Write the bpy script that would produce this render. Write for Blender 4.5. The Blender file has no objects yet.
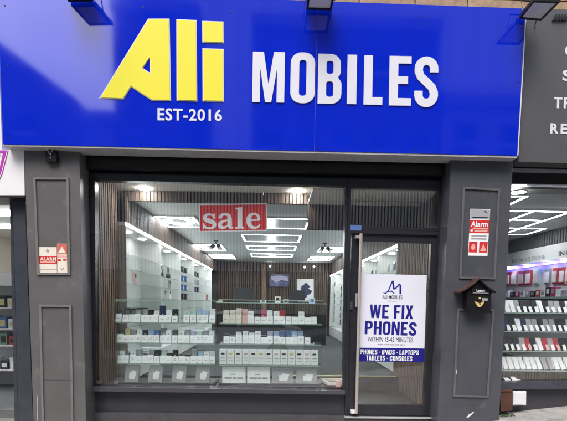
import bpy, bmesh, math, random
from mathutils import Vector, Matrix
random.seed(7)
C = bpy.context.scene.collection
S = bpy.context.scene

# ------------------------------------------------------------------ camera
F = 424.0                       # focal length in photo pixels (567 wide)
D = 4.71                        # camera to glass plane (Y = 0), metres
ZC = 1.40                       # eye height
YAW, PITCH, ROLL = math.radians(1.3), math.radians(4.5), math.radians(0.72)
R = (Matrix.Rotation(-YAW, 3, 'Z') @ Matrix.Rotation(math.pi/2 - PITCH, 3, 'X') @ Matrix.Rotation(ROLL, 3, 'Z'))
CAM = Vector((0, -D, ZC))
_v = R.transposed() @ Vector((0, 1, 0))
_ux, _uy = _v.x/-_v.z*F, _v.y/-_v.z*F           # where +Y lands, without shift (y up)
CX, CY = 273 - _ux, 302 + _uy                   # principal point in photo pixels
cd = bpy.data.cameras.new('camera'); cam = bpy.data.objects.new('camera', cd); C.objects.link(cam)
cam.matrix_world = Matrix.Translation(CAM) @ R.to_4x4()
cd.sensor_width = 36; cd.lens = F/567*36
cd.shift_x = (283.5 - CX)/567; cd.shift_y = (CY - 210.5)/567
cd.clip_start = 0.05; cd.clip_end = 600
S.camera = cam

# ------------------------------------------------------------------ light
S.view_settings.view_transform = 'Standard'; S.view_settings.look = 'None'
S.view_settings.exposure = 1.05; S.view_settings.gamma = 1
SUN_EL, SUN_AZ = math.radians(59), math.radians(200)     # behind and left of the viewer
W = bpy.data.worlds.new('World'); S.world = W; W.use_nodes = True
nt = W.node_tree; bg = nt.nodes['Background']
sky = nt.nodes.new('ShaderNodeTexSky'); sky.sky_type = 'NISHITA'; sky.sun_disc = False
sky.sun_elevation = SUN_EL; sky.sun_rotation = SUN_AZ; sky.dust_density = 4.0; sky.air_density = 1.0
hs = nt.nodes.new('ShaderNodeHueSaturation'); hs.inputs['Saturation'].default_value = 0.72
nt.links.new(sky.outputs[0], hs.inputs['Color'])
_tc = nt.nodes.new('ShaderNodeTexCoord'); _cn = nt.nodes.new('ShaderNodeTexNoise'); _cn.inputs['Scale'].default_value = 2.2; _cn.inputs['Detail'].default_value = 5
nt.links.new(_tc.outputs['Generated'], _cn.inputs['Vector'])
_mr = nt.nodes.new('ShaderNodeMapRange'); _mr.inputs[1].default_value = .3; _mr.inputs[2].default_value = .7; _mr.inputs[3].default_value = .72; _mr.inputs[4].default_value = 1.28
nt.links.new(_cn.outputs['Fac'], _mr.inputs[0])
_mm = nt.nodes.new('ShaderNodeMix'); _mm.data_type = 'RGBA'; _mm.blend_type = 'MULTIPLY'; _mm.inputs[0].default_value = 1
nt.links.new(hs.outputs[0], _mm.inputs[6]); nt.links.new(_mr.outputs[0], _mm.inputs[7]); nt.links.new(_mm.outputs[2], bg.inputs['Color'])
bg.inputs['Strength'].default_value = 0.15
sl = bpy.data.lights.new('sun', 'SUN'); sl.energy = 1.1; sl.angle = math.radians(40); sl.color = (1, .96, .9)
so = bpy.data.objects.new('sun', sl); C.objects.link(so)
sd = Vector((math.sin(SUN_AZ)*math.cos(SUN_EL), math.cos(SUN_AZ)*math.cos(SUN_EL), math.sin(SUN_EL)))
so.rotation_euler = sd.to_track_quat('Z', 'Y').to_euler(); so.location = sd*30
cy = S.cycles
cy.max_bounces = 14; cy.transparent_max_bounces = 24; cy.diffuse_bounces = 4; cy.glossy_bounces = 5
cy.use_denoising = True; cy.sample_clamp_indirect = 6; cy.caustics_reflective = False; cy.caustics_refractive = False

# ------------------------------------------------------------------ projection: a photo pixel onto a real plane
def ray(u, v):
    return R @ Vector(((u - CX)/F, -(v - CY)/F, -1))
def PY(u, v, Y):
    d = ray(u, v); return CAM + d*((Y - CAM.y)/d.y)
def PX(u, v, X):
    d = ray(u, v); return CAM + d*((X - CAM.x)/d.x)
def PZ(u, v, z):
    d = ray(u, v); return CAM + d*((z - CAM.z)/d.z)

# ------------------------------------------------------------------ materials
MATS = {}
def mat(name, col, rough=.5, metal=0., var=.06, nscale=6., bump=0., bscale=40., ior=1.45, rvar=.08, coat=0., emit=None, estr=0., spec=.5, stretch=None, dirt=None):
    m = bpy.data.materials.new(name); m.use_nodes = True; t = m.node_tree; b = t.nodes['Principled BSDF']
    MATS[name] = m
    b.inputs['Metallic'].default_value = metal; b.inputs['IOR'].default_value = ior
    b.inputs['Coat Weight'].default_value = coat; b.inputs['Coat Roughness'].default_value = .08
    tc = t.nodes.new('ShaderNodeTexCoord'); src = tc.outputs['Object']
    if stretch:
        mp = t.nodes.new('ShaderNodeMapping'); mp.inputs['Scale'].default_value = stretch
        t.links.new(src, mp.inputs[0]); src = mp.outputs[0]
    n = t.nodes.new('ShaderNodeTexNoise'); n.inputs['Scale'].default_value = nscale; n.inputs['Detail'].default_value = 6
    t.links.new(src, n.inputs['Vector'])
    r = t.nodes.new('ShaderNodeValToRGB')
    r.color_ramp.elements[0].position = .3; r.color_ramp.elements[1].position = .7
    lo = [max(0, c*(1 - var)) for c in col]; hi = [min(1, c*(1 + var)) for c in col]
    r.color_ramp.elements[0].color = (*lo, 1); r.color_ramp.elements[1].color = (*hi, 1)
    t.links.new(n.outputs['Fac'], r.inputs[0])
    out = r.outputs[0]
    if dirt:                                    # worn / dusty patches with their own shape
        n2 = t.nodes.new('ShaderNodeTexNoise'); n2.inputs['Scale'].default_value = dirt[1]; n2.inputs['Detail'].default_value = 10; n2.inputs['Roughness'].default_value = .7
        t.links.new(tc.outputs['Object'], n2.inputs['Vector'])
        r2 = t.nodes.new('ShaderNodeValToRGB'); r2.color_ramp.elements[0].position = dirt[2]; r2.color_ramp.elements[1].position = dirt[2] + .12
        t.links.new(n2.outputs['Fac'], r2.inputs[0])
        ml = t.nodes.new('ShaderNodeMath'); ml.operation = 'MULTIPLY'; ml.inputs[1].default_value = dirt[3]
        t.links.new(r2.outputs[0], ml.inputs[0])
        mx = t.nodes.new('ShaderNodeMix'); mx.data_type = 'RGBA'
        t.links.new(ml.outputs[0], mx.inputs[0]); t.links.new(out, mx.inputs[6]); mx.inputs[7].default_value = (*dirt[0], 1)
        out = mx.outputs[2]
    t.links.new(out, b.inputs['Base Color'])
    mr = t.nodes.new('ShaderNodeMapRange'); mr.inputs[3].default_value = max(.02, rough - rvar); mr.inputs[4].default_value = min(1, rough + rvar)
    t.links.new(n.outputs['Fac'], mr.inputs[0]); t.links.new(mr.outputs[0], b.inputs['Roughness'])
    if bump:
        n3 = t.nodes.new('ShaderNodeTexNoise'); n3.inputs['Scale'].default_value = bscale; n3.inputs['Detail'].default_value = 4
        t.links.new(src, n3.inputs['Vector'])
        bp = t.nodes.new('ShaderNodeBump'); bp.inputs['Strength'].default_value = bump; bp.inputs['Distance'].default_value = .01
        t.links.new(n3.outputs['Fac'], bp.inputs['Height']); t.links.new(bp.outputs[0], b.inputs['Normal'])
    if emit:
        b.inputs['Emission Color'].default_value = (*emit, 1); b.inputs['Emission Strength'].default_value = estr
    return m
def glass(name, tint=(.96, .98, .97), f0=.05):
    m = bpy.data.materials.new(name); m.use_nodes = True; t = m.node_tree; t.nodes.clear(); MATS[name] = m
    o = t.nodes.new('ShaderNodeOutputMaterial'); mx = t.nodes.new('ShaderNodeMixShader')
    tr = t.nodes.new('ShaderNodeBsdfTransparent'); tr.inputs[0].default_value = (*tint, 1)
    gl = t.nodes.new('ShaderNodeBsdfGlossy'); gl.inputs['Roughness'].default_value = .01; gl.inputs[0].default_value = (1, 1, 1, 1)
    lw = t.nodes.new('ShaderNodeLayerWeight'); lw.inputs[0].default_value = .5
    p = t.nodes.new('ShaderNodeMath'); p.operation = 'POWER'; p.inputs[1].default_value = 5
    q = t.nodes.new('ShaderNodeMath'); q.operation = 'MULTIPLY_ADD'; q.inputs[1].default_value = 1 - f0; q.inputs[2].default_value = f0
    t.links.new(lw.outputs['Facing'], p.inputs[0]); t.links.new(p.outputs[0], q.inputs[0]); t.links.new(q.outputs[0], mx.inputs[0])
    t.links.new(tr.outputs[0], mx.inputs[1]); t.links.new(gl.outputs[0], mx.inputs[2]); t.links.new(mx.outputs[0], o.inputs[0])
    return m
def lamp(name, col, e):
    return mat(name, (.8, .8, .8), emit=col, estr=e)

mat('sign_blue', (.0008, .018, .54), .065, ior=1.88, bump=.016, bscale=1.1, rvar=.035, var=.04, nscale=2.5)
mat('sign_yellow', (.76, .69, .025), .5, var=.008, rvar=.02)
mat('sign_white', (.68, .69, .76), .35, var=.02)
mat('seam', (.10, .14, .50), .4)
mat('trim_grey', (.42, .42, .44), .4, var=.12, nscale=14)
mat('pilaster_grey', (.068, .071, .085), .34, var=.12, nscale=3, bump=.08, bscale=45, dirt=((.19, .18, .18), 7., .58, .28))
mat('pilaster_pale', (.116, .111, .113), .36, var=.10, nscale=3, bump=.08, bscale=45, dirt=((.28, .26, .25), 6., .58, .30))  # paler tone, left pilaster only
mat('pilaster_edge', (.115, .110, .115), .35, var=.12, nscale=9, dirt=((.4, .38, .36), 14., .62, .5))
mat('edge_pale', (.17, .165, .165), .35, var=.12, nscale=9, dirt=((.4, .38, .36), 14., .62, .5))  # paler moulding tone for the left pilaster
mat('frame_dark', (.022, .023, .029), .28, var=.12, nscale=3, dirt=((.06, .06, .07), 3., .6, .16))
mat('frame_blue', (.048, .053, .068), .28, var=.12, nscale=5, dirt=((.16, .16, .17), 9., .64, .3))
mat('header_black', (.012, .012, .013), .35, var=.2, dirt=((.05, .05, .05), 12., .6, .4))
mat('riser_grey', (.045, .045, .053), .33, var=.1, dirt=((.15, .15, .16), 8., .62, .3))
mat('sill_grey', (.062, .062, .070), .3, var=.12, dirt=((.16, .16, .16), 9., .62, .3))
mat('neighbour_grey', (.088, .089, .094), .35, var=.08, nscale=2)
mat('neighbour_white', (.78, .78, .80), .3, var=.03)
mat('magenta', (.42, .035, .40), .35, var=.05)
mat('black_paint', (.010, .010, .011), .4, var=.2)
mat('black_gloss', (.012, .011, .013), .25, var=.2)
mat('rust_roof', (.060, .030, .024), .5, var=.4, nscale=20, bump=.2)
mat('brass', (.80, .60, .22), .35, metal=.25, var=.15, nscale=30)
mat('steel', (.62, .58, .55), .25, metal=1., var=.06, nscale=30)
mat('handle_steel', (.62, .55, .51), .35, metal=.6, var=.08, nscale=30, stretch=(1, 1, .05))
mat('aluminium', (.62, .63, .66), .35, metal=.6, var=.06)
mat('brown_box', (.09, .04, .025), .5, var=.2, nscale=12)
mat('white_plastic', (.72, .74, .76), .4, var=.05)
mat('cable', (.02, .02, .02), .5)
mat('stone', (.36, .25, .15), .85, var=.35, nscale=9, bump=.5, bscale=30, dirt=((.10, .07, .05), 5., .55, .7))
mat('mortar', (.20, .17, .14), .9, var=.2, nscale=20, bump=.4)
mat('flood_glass', (.66, .64, .60), .25, var=.06, nscale=50, bump=.1, bscale=200)
mat('paper', (.78, .79, .80), .55, var=.03)
mat('cream_paper', (.76, .69, .60), .55, var=.05, nscale=30)
mat('red_print', (.58, .022, .022), .5, var=.06)
mat('faded_red', (.60, .13, .10), .5, var=.12, nscale=40)
mat('pale_red', (.72, .38, .33), .5, var=.1, nscale=40)
mat('grey_print', (.32, .32, .33), .5)
mat('ink', (.02, .02, .03), .5)
mat('navy_print', (.012, .012, .22), .4, var=.05)
mat('board_white', (.74, .76, .86), .35, var=.02)
mat('concrete', (.29, .28, .27), .8, var=.22, nscale=7, bump=.5, bscale=60, dirt=((.10, .095, .09), 4., .52, .6))
mat('kerb', (.27, .26, .25), .8, var=.2, nscale=9, bump=.3)
mat('asphalt', (.05, .05, .052), .85, var=.25, nscale=30, bump=.4, bscale=150)
mat('weed_green', (.06, .10, .03), .6, var=.4)
mat('earth', (.10, .10, .08), .95, var=.2, nscale=.4)
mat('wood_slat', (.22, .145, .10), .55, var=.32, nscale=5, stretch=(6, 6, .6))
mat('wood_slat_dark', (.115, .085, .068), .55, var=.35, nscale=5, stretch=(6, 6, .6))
mat('slat_back', (.035, .028, .023), .8)
mat('grey_slat', (.13, .13, .14), .5, var=.2, nscale=6, stretch=(6, 6, .5))
mat('ceiling', (.56, .58, .57), .7, var=.02)
mat('bulkhead_cream', (.80, .76, .68), .7, var=.03)
mat('mint', (.78, .80, .785), .5, var=.03)
mat('beige_panel', (.48, .43, .37), .5, var=.04)
mat('carpet', (.075, .080, .082), .95, var=.2, nscale=30, bump=.3, bscale=200)
mat('tile_floor', (.036, .034, .033), .35, var=.25, nscale=4)
mat('nosing', (.75, .74, .35), .4)
mat('wall_dark', (.10, .10, .10), .8)
mat('teal_dark', (.03, .06, .07), .5, var=.2)
mat('counter_dark', (.02, .022, .024), .2, var=.2)
mat('glass_edge', (.34, .44, .41), .15, var=.05)
mat('cabinet_base', (.055, .058, .06), .5)
for nm, c in dict(white=(.90, .94, .98), cream=(.76, .74, .68), mintbox=(.55, .70, .64), ltblue=(.42, .58, .80), blue=(.10, .18, .42), navybox=(.03, .045, .10), grey=(.34, .36, .38), dark=(.03, .032, .036), red=(.50, .06, .07), pink=(.74, .47, .45), magbox=(.48, .05, .16), yellow=(.66, .62, .30), lilac=(.46, .44, .62), steelgrey=(.42, .42, .44), green=(.20, .32, .24)).items():
    mat('box_' + nm, c, .4, var=.06, nscale=30)
mat('tv_picture', (.10, .11, .20), .2, var=.9, nscale=4)
glass('window_glass', (.98, .985, .985), .075); glass('cabinet_glass', (.96, .98, .97), .03); glass('shelf_glass', (.94, .96, .955), .035)
glass('clear_plastic', (.75, .78, .80), .08)
lamp('lamp_white', (.94, .98, 1.), 17.); lamp('lamp_down', (1., .98, .94), 60.); lamp('lamp_spot', (1., .97, .92), 12.); lamp('lamp_cabinet', (.95, 1., .985), 10.); lamp('lamp_ring', (1., .97, .92), 16.)
lamp('lamp_violet', (.08, .04, 1.), 4.); lamp('lamp_shop', (.95, .98, 1.), 13.)
mat('car_silver', (.74, .75, .77), .3, coat=.6); mat('car_glass', (.01, .012, .014), .05); mat('tyre', (.012, .012, .012), .8)
mat('sandstone', (.13, .11, .10), .85, var=.2, nscale=1.2, dirt=((.05, .045, .04), .7, .5, .6))
mat('sandstone_pale', (.24, .22, .20), .85, var=.15, nscale=1.5)
mat('roof_slate', (.07, .07, .08), .7, var=.2); mat('render_pale', (.22, .21, .20), .8, var=.1)
mat('cladding_pale', (.72, .72, .72), .5); mat('reflection_pale', (.78, .78, .78), .6); mat('window_dark', (.02, .025, .03), .08)
mat('frame_white', (.7, .7, .7), .4)

# ------------------------------------------------------------------ object helpers
def link(o, parent=None):
    C.objects.link(o)
    if parent is not None: o.parent = parent
    return o
def tag(o, label=None, cat=None, group=None, kind=None):
    if label: o['label'] = label
    if cat: o['category'] = cat
    if group: o['group'] = group
    if kind: o['kind'] = kind
    return o
def obj(name, bm, m, parent=None, smooth=False, bevel=0, seg=2):
    """one bmesh -> one object; the mesh's origin goes to its own centre"""
    if bevel:
        es = [e for e in bm.edges if len(e.link_faces) == 2 and e.calc_face_angle(0) > .5]
        bmesh.ops.bevel(bm, geom=es, offset=bevel, segments=seg, affect='EDGES', clamp_overlap=True)
    bmesh.ops.recalc_face_normals(bm, faces=bm.faces)
    me = bpy.data.meshes.new(name); 
    if bm.verts:
        c = sum((v.co for v in bm.verts), Vector())/len(bm.verts)
    else: c = Vector()
    if parent is not None and parent.get('_abs') is None: pass
    for v in bm.verts: v.co -= c
    bm.to_mesh(me); bm.free()
    if smooth:
        for p in me.polygons: p.use_smooth = True
    for x in (m if isinstance(m, (list, tuple)) else [m]): me.materials.append(MATS[x])
    o = bpy.data.objects.new(name, me)
    o.location = c - (world_of(parent) if parent is not None else Vector())
    return link(o, parent)
def world_of(o):
    p = Vector(o.location)
    while o.parent is not None:
        o = o.parent; p += o.location
    return p
def thing(name, label, cat, loc, group=None):
    o = bpy.data.objects.new(name, None); o.location = loc; o.empty_display_size = .1
    link(o); tag(o, label, cat, group); return o
def struct(o): o['kind'] = 'structure'; return o

def box(bm, x0, x1, y0, y1, z0, z1, mi=0):
    vs = [bm.verts.new((x, y, z)) for x in (x0, x1) for y in (y0, y1) for z in (z0, z1)]
    for f in ((0, 1, 3, 2), (4, 6, 7, 5), (0, 4, 5, 1), (2, 3, 7, 6), (0, 2, 6, 4), (1, 5, 7, 3)):
        bm.faces.new([vs[i] for i in f]).material_index = mi
    return vs
def hexa(bm, a, b, mi=0):
    """solid between two matching quads a and b (lists of 4 points)"""
    A = [bm.verts.new(p) for p in a]; B = [bm.verts.new(p) for p in b]
    fs = [bm.faces.new(A), bm.faces.new(B[::-1])]
    for i in range(4): fs.append(bm.faces.new((A[i], B[i], B[(i+1) % 4], A[(i+1) % 4])))
    for f in fs: f.material_index = mi
def back(p, Y): return Vector((p.x, Y, p.z))
def qbox(bm, q, Yf, Yb, mi=0):
    """box whose front face has these four photo corners on the plane Y = Yf, running straight back to Yb"""
    a = [PY(u, v, Yf) for u, v in q]
    hexa(bm, a, [back(p, Yb) for p in a], mi)
def rect(u0, v0, u1, v1): return [(u0, v0), (u1, v0), (u1, v1), (u0, v1)]
def ring(bm, outer, inner, Yf, Yb, mi=0):
    a = [PY(u, v, Yf) for u, v in outer]; b = [PY(u, v, Yf) for u, v in inner]
    ring3(bm, a, b, Vector((0, Yb - Yf, 0)), mi)
def ring3(bm, a, b, off, mi=0):
    A = [bm.verts.new(p) for p in a]; B = [bm.verts.new(p) for p in b]
    A2 = [bm.verts.new(p + off) for p in a]; B2 = [bm.verts.new(p + off) for p in b]
    n = len(a)
    for i in range(n):
        j = (i+1) % n
        for f in ((A[i], A[j], B[j], B[i]), (A2[i], B2[i], B2[j], A2[j]), (A[i], A2[i], A2[j], A[j]), (B[i], B[j], B2[j], B2[i])):
            bm.faces.new(f).material_index = mi
def tube(bm, pts, r, n=8, mi=0, cap=True):
    pts = [Vector(p) for p in pts]; rings = []
    for i, p in enumerate(pts):
        d = (pts[min(i+1, len(pts)-1)] - pts[max(i-1, 0)]).normalized()
        s = d.cross(Vector((0, 0, 1)) if abs(d.z) < .9 else Vector((1, 0, 0))).normalized(); t = d.cross(s)
        rings.append([bm.verts.new(p + (s*math.cos(2*math.pi*k/n) + t*math.sin(2*math.pi*k/n))*r) for k in range(n)])
    for a, b in zip(rings, rings[1:]):
        for k in range(n): bm.faces.new((a[k], a[(k+1) % n], b[(k+1) % n], b[k])).material_index = mi
    if cap:
        bm.faces.new(rings[0][::-1]).material_index = mi; bm.faces.new(rings[-1]).material_index = mi
def disc(bm, c, r, axis='Z', h=.01, n=20, mi=0):
    c = Vector(c); d = {'X': Vector((h, 0, 0)), 'Y': Vector((0, h, 0)), 'Z': Vector((0, 0, h))}[axis]
    tube(bm, [c, c + d], r, n, mi)
def nb(): return bmesh.new()

# flat shapes: outlines with holes -> thin solids
def fill_mesh(loops):
    cu = bpy.data.curves.new('outline', 'CURVE'); cu.dimensions = '2D'; cu.fill_mode = 'BOTH'
    for lp in loops:
        sp = cu.splines.new('POLY'); sp.points.add(len(lp) - 1)
        for p, (x, y) in zip(sp.points, lp): p.co = (x, y, 0, 1)
        sp.use_cyclic_u = True
    cu.extrude = .5
    o = bpy.data.objects.new('outline', cu); C.objects.link(o)
    me = bpy.data.meshes.new_from_object(o.evaluated_get(bpy.context.evaluated_depsgraph_get()))
    vs = [tuple(v.co) for v in me.vertices]; fs = [tuple(p.vertices) for p in me.polygons]
    bpy.data.objects.remove(o); bpy.data.curves.remove(cu); bpy.data.meshes.remove(me)
    return vs, fs
TXT = {}
def text_mesh(s, bold):
    if (s, bold) in TXT: return TXT[(s, bold)]
    cu = bpy.data.curves.new('t', 'FONT'); cu.body = s; cu.offset = bold; cu.extrude = .5; cu.resolution_u = 3; cu.align_x = 'LEFT'
    cu.space_character = 1 + bold*3
    o = bpy.data.objects.new('t', cu); C.objects.link(o)
    me = bpy.data.meshes.new_from_object(o.evaluated_get(bpy.context.evaluated_depsgraph_get()))
    vs = [tuple(v.co) for v in me.vertices]; fs = [tuple(p.vertices) for p in me.polygons]
    bpy.data.objects.remove(o); bpy.data.curves.remove(cu); bpy.data.meshes.remove(me)
    x0, x1 = min(v[0] for v in vs), max(v[0] for v in vs); y0, y1 = min(v[1] for v in vs), max(v[1] for v in vs)
    vs = [((x - x0)/(x1 - x0), (y - y0)/(y1 - y0), z) for x, y, z in vs]
    TXT[(s, bold)] = (vs, fs); return TXT[(s, bold)]
def stamp(bm, vf, fn, nrm, thick, mi=0):
    """put a flat mesh through fn(x, y) -> point; its front lies thick in front along nrm"""
    vs, fs = vf
    V = [bm.verts.new(fn(x, y) + nrm*(thick if z > 0 else 0)) for x, y, z in vs]
    for f in fs:
        try: bm.faces.new([V[i] for i in f]).material_index = mi
        except ValueError: pass
FRONT = Vector((0, -1, 0))
def px_fn(Y): return lambda u, v: PY(u, v, Y)
def quad_fn(q, Y):
    (a, b, c, d) = q                      # tl, tr, br, bl
    def fn(x, y):
        tx = (a[0] + (b[0]-a[0])*x, a[1] + (b[1]-a[1])*x); bx = (d[0] + (c[0]-d[0])*x, d[1] + (c[1]-d[1])*x)
        return PY(bx[0] + (tx[0]-bx[0])*y, bx[1] + (tx[1]-bx[1])*y, Y)
    return fn
def print_px(name, loops, Y, m, parent, thick=.0012):
    bm = nb(); stamp(bm, fill_mesh(loops), px_fn(Y), FRONT, thick); return obj(name, bm, m, parent)
def text_px(name, s, q, Y, m, parent, bold=.0, thick=.0012):
    bm = nb(); stamp(bm, text_mesh(s, bold), quad_fn(q, Y), FRONT, thick); return obj(name, bm, m, parent)

# condensed heavy capitals, height 1
def arc(cx, cy, r, a0, a1, n=5):
    return [(cx + r*math.cos(math.radians(a0 + (a1-a0)*i/n)), cy + r*math.sin(math.radians(a0 + (a1-a0)*i/n))) for i in range(n+1)]
def rr(x0, y0, x1, y1, r):
    return arc(x1-r, y1-r, r, 90, 0) + arc(x1-r, y0+r, r, 0, -90) + arc(x0+r, y0+r, r, -90, -180) + arc(x0+r, y1-r, r, 180, 90)
def stroke(pts, t):
    d = []
    for i, p in enumerate(pts):
        a = pts[max(0, i-1)]; b = pts[min(len(pts)-1, i+1)]
        dx, dy = b[0]-a[0], b[1]-a[1]; l = math.hypot(dx, dy) or 1; d.append((-dy/l, dx/l))
    tt = t if isinstance(t, list) else [t]*len(pts)
    return [(p[0]+n[0]*k/2, p[1]+n[1]*k/2) for p, n, k in zip(pts, d, tt)] + [(p[0]-n[0]*k/2, p[1]-n[1]*k/2) for p, n, k in list(zip(pts, d, tt))[::-1]]
w, t = .47, .165; r_ = .2
_c = r_ - t/2 + .035
_s = ([(w-t/2, .69)] + arc(w-t/2-_c, 1-t/2-_c, _c, 0, 90) + arc(t/2+_c, 1-t/2-_c, _c, 90, 180) + [(t/2, .70), (t/2+.04, .60), (w/2, .50), (w-t/2-.04, .39), (w-t/2, .29)]
      + arc(w-t/2-_c, t/2+_c, _c, 0, -90) + arc(t/2+_c, t/2+_c, _c, -90, -180) + [(t/2, .32)])
_cc = [(w-t/2, .66)] + arc(w-t/2-_c, 1-t/2-_c, _c, 0, 90) + arc(t/2+_c, 1-t/2-_c, _c, 90, 180) + arc(t/2+_c, t/2+_c, _c, 180, 270) + arc(w-t/2-_c, t/2+_c, _c, -90, 0) + [(w-t/2, .34)]
G = {
 'I': ([[(0, 0), (0, 1), (t, 1), (t, 0)]], t),
 'L': ([[(0, 0), (0, 1), (t, 1), (t, .155), (.36, .155), (.36, 0)]], .36),
 'E': ([[(0, 0), (0, 1), (.41, 1), (.41, .85), (t, .85), (t, .59), (.35, .59), (.35, .44), (t, .44), (t, .15), (.41, .15), (.41, 0)]], .41),
 'F': ([[(0, 0), (0, 1), (.41, 1), (.41, .85), (t, .85), (t, .57), (.35, .57), (.35, .42), (t, .42), (t, 0)]], .41),
 'H': ([[(0, 0), (0, 1), (t, 1), (t, .58), (w-t, .58), (w-t, 1), (w, 1), (w, 0), (w-t, 0), (w-t, .42), (t, .42), (t, 0)]], w),
 'T': ([[(.13, 0), (.13, .85), (0, .85), (0, 1), (.42, 1), (.42, .85), (.29, .85), (.29, 0)]], .42),
 'M': ([[(0, 0), (0, 1), (.215, 1), (.315, .36), (.415, 1), (.63, 1), (.63, 0), (.48, 0), (.48, .68), (.375, 0), (.255, 0), (.15, .68), (.15, 0)]], .63),
 'N': ([[(0, 0), (0, 1), (.165, 1), (.33, .42), (.33, 1), (.48, 1), (.48, 0), (.325, 0), (.15, .60), (.15, 0)]], .48),
 'O': ([rr(0, 0, w, 1, r_), rr(t, t-.02, w-t, 1-t+.02, .06)], w),
 'D': ([[(0, 0), (0, 1)] + arc(w-r_, 1-r_, r_, 90, 0) + arc(w-r_, r_, r_, 0, -90), rr(t, .15, w-t, .85, .06)], w),
 'P': ([[(0, 0), (0, 1)] + arc(w-r_, 1-r_, r_, 90, 0) + arc(w-r_, .40+r_, r_, 0, -90) + [(t, .40), (t, 0)], rr(t, .54, w-t, .85, .06)], w),
 'B': ([[(0, 0), (0, 1)] + arc(w-.02-r_, 1-r_, r_, 90, 0) + arc(w-.02-.14, .52+.13, .14, 0, -50) + arc(w-.15, .52-.14, .15, 50, 0) + arc(w-r_, r_, r_, 0, -90), rr(t, .60, w-t, .86, .05), rr(t, .14, w-t, .45, .05)], w),
 'A': ([[(0, 0), (.15, 1), (.34, 1), (.49, 0), (.33, 0), (.305, .19), (.185, .19), (.16, 0)], [(.205, .33), (.285, .33), (.245, .76)]], .49),
 'X': ([[(0, 0), (.155, .51), (.01, 1), (.175, 1), (.24, .72), (.305, 1), (.47, 1), (.325, .51), (.48, 0), (.315, 0), (.24, .29), (.165, 0)]], .48),
 'W': ([[(0, 1), (.11, 0), (.27, 0), (.35, .52), (.43, 0), (.59, 0), (.70, 1), (.55, 1), (.50, .40), (.425, 1), (.275, 1), (.20, .40), (.15, 1)]], .70),
 'S': ([stroke(_s, t)], w), 'C': ([stroke(_cc, t)], w),
 '-': ([[(0, .40), (0, .56), (.22, .56), (.22, .40)]], .22), ' ': ([], .18)}
def heavy_line(s, gap=.075):
    """list of (char, loops in x 0..1, y 0..1) across the line"""
    x = 0; out = []
    for ch in s:
        lp, ww = G[ch]
        out.append((ch, [[(px_ + x, py_) for px_, py_ in l] for l in lp])); x += ww + gap
    tot = x - gap
    return [(c, [[(a/tot, b) for a, b in l] for l in lp]) for c, lp in out]
def heavy_px(name, s, q, Y, m, parent, thick=.0012):
    bm = nb()
    for c, lp in heavy_line(s):
        if lp: stamp(bm, fill_mesh(lp), quad_fn(q, Y), FRONT, thick)
    return obj(name, bm, m, parent)

# ------------------------------------------------------------------ the setting: pavement, road, ground
a = PY(500, 414.3, 0); b = PY(567, 407.2, 0)
PS = (b.z - a.z)/(b.x - a.x)
def pz(x):                                         # pavement height along the sloping street
    xx = max(-9, min(9, x)); return a.z + PS*(xx - a.x)
def sheet(name, x0, x1, y0, y1, dz, m, thick, step=1.):
    bm = nb(); n = max(1, int((x1-x0)/step)); prev = None
    for i in range(n+1):
        x = x0 + (x1-x0)*i/n
        c = [bm.verts.new((x, y, pz(x) + dz - k)) for k in (0, thick) for y in (y0, y1)]
        if prev:
            for f in ((0, 1), (3, 2), (1, 3), (2, 0)): bm.faces.new((prev[f[0]], prev[f[1]], c[f[1]], c[f[0]]))
        else: bm.faces.new((c[0], c[1], c[3], c[2]))
        prev = c
    bm.faces.new((prev[0], prev[2], prev[3], prev[1]))
    return struct(obj(name, bm, m))
sheet('pavement', -26, 26, -3.3, .25, 0, 'concrete', .3)
sheet('kerb', -26, 26, -3.46, -3.302, -.003, 'kerb', .3)
sheet('road', -26, 26, -13., -3.462, -.13, 'asphalt', .2)
sheet('far_pavement', -26, 26, -16.6, -13.002, -.01, 'concrete', .3)
bm = nb(); box(bm, -250, 250, -250, 250, -2.6, -2.2); struct(obj('ground', bm, 'earth'))

# ------------------------------------------------------------------ stone wall above the shops
GX0, GX1 = -7.0, 7.2
wl = thing('stone_wall', 'brown sandstone wall above the shop signs', 'wall', (0, 0, 4.4))
zs = PY(460, 4.5, -.10).z + .05
bm = nb(); box(bm, GX0, GX1, -.085, .45, zs - .5, 8.2); obj('mortar_bed', bm, 'mortar', wl)
zz = zs - .28; row = 0
while zz < 6.2:
    x = GX0 + (.3 if row % 2 else 0)
    while x < GX1 - .1:
        ln = random.uniform(.5, .75); x1 = min(GX1, x + ln)
        bm = nb(); box(bm, x + .006, x1 - .006, -.112 - random.uniform(0, .012), -.08, zz + .006, zz + .272)
        obj('stone', bm, 'stone', wl, bevel=.008, seg=1); x = x1
    zz += .28; row += 1

# ------------------------------------------------------------------ the shop front
YF = 0.0            # window frame front
YP = -.20           # pilaster front
sf = thing('shopfront', 'dark grey shopfront with big window and glazed door under the blue sign', 'shopfront', (0, 0, pz(0)))
def moulding(parent, q, Y, wd=.022, em='pilaster_edge'):
    """raised rectangular bead"""
    P = [PY(u, v, Y) for u, v in q]; cen = sum(P, Vector())/4
    inn = [Vector((p.x + math.copysign(wd, cen.x - p.x), p.y, p.z + math.copysign(wd, cen.z - p.z))) for p in P]
    bm = nb(); ring3(bm, [p + FRONT*.014 for p in P], [p + FRONT*.014 for p in inn], Vector((0, .0135, 0)))
    return obj('panel_moulding', bm, em, parent, bevel=.005, seg=1)
def pilaster(q, mds, pm='pilaster_grey'):
    bm = nb(); qbox(bm, q, YP, .25); p = obj('pilaster', bm, pm, sf, bevel=.006)
    for m_ in mds: moulding(p, m_, YP, em='pilaster_edge' if pm == 'pilaster_grey' else 'edge_pale')
    return p
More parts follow.
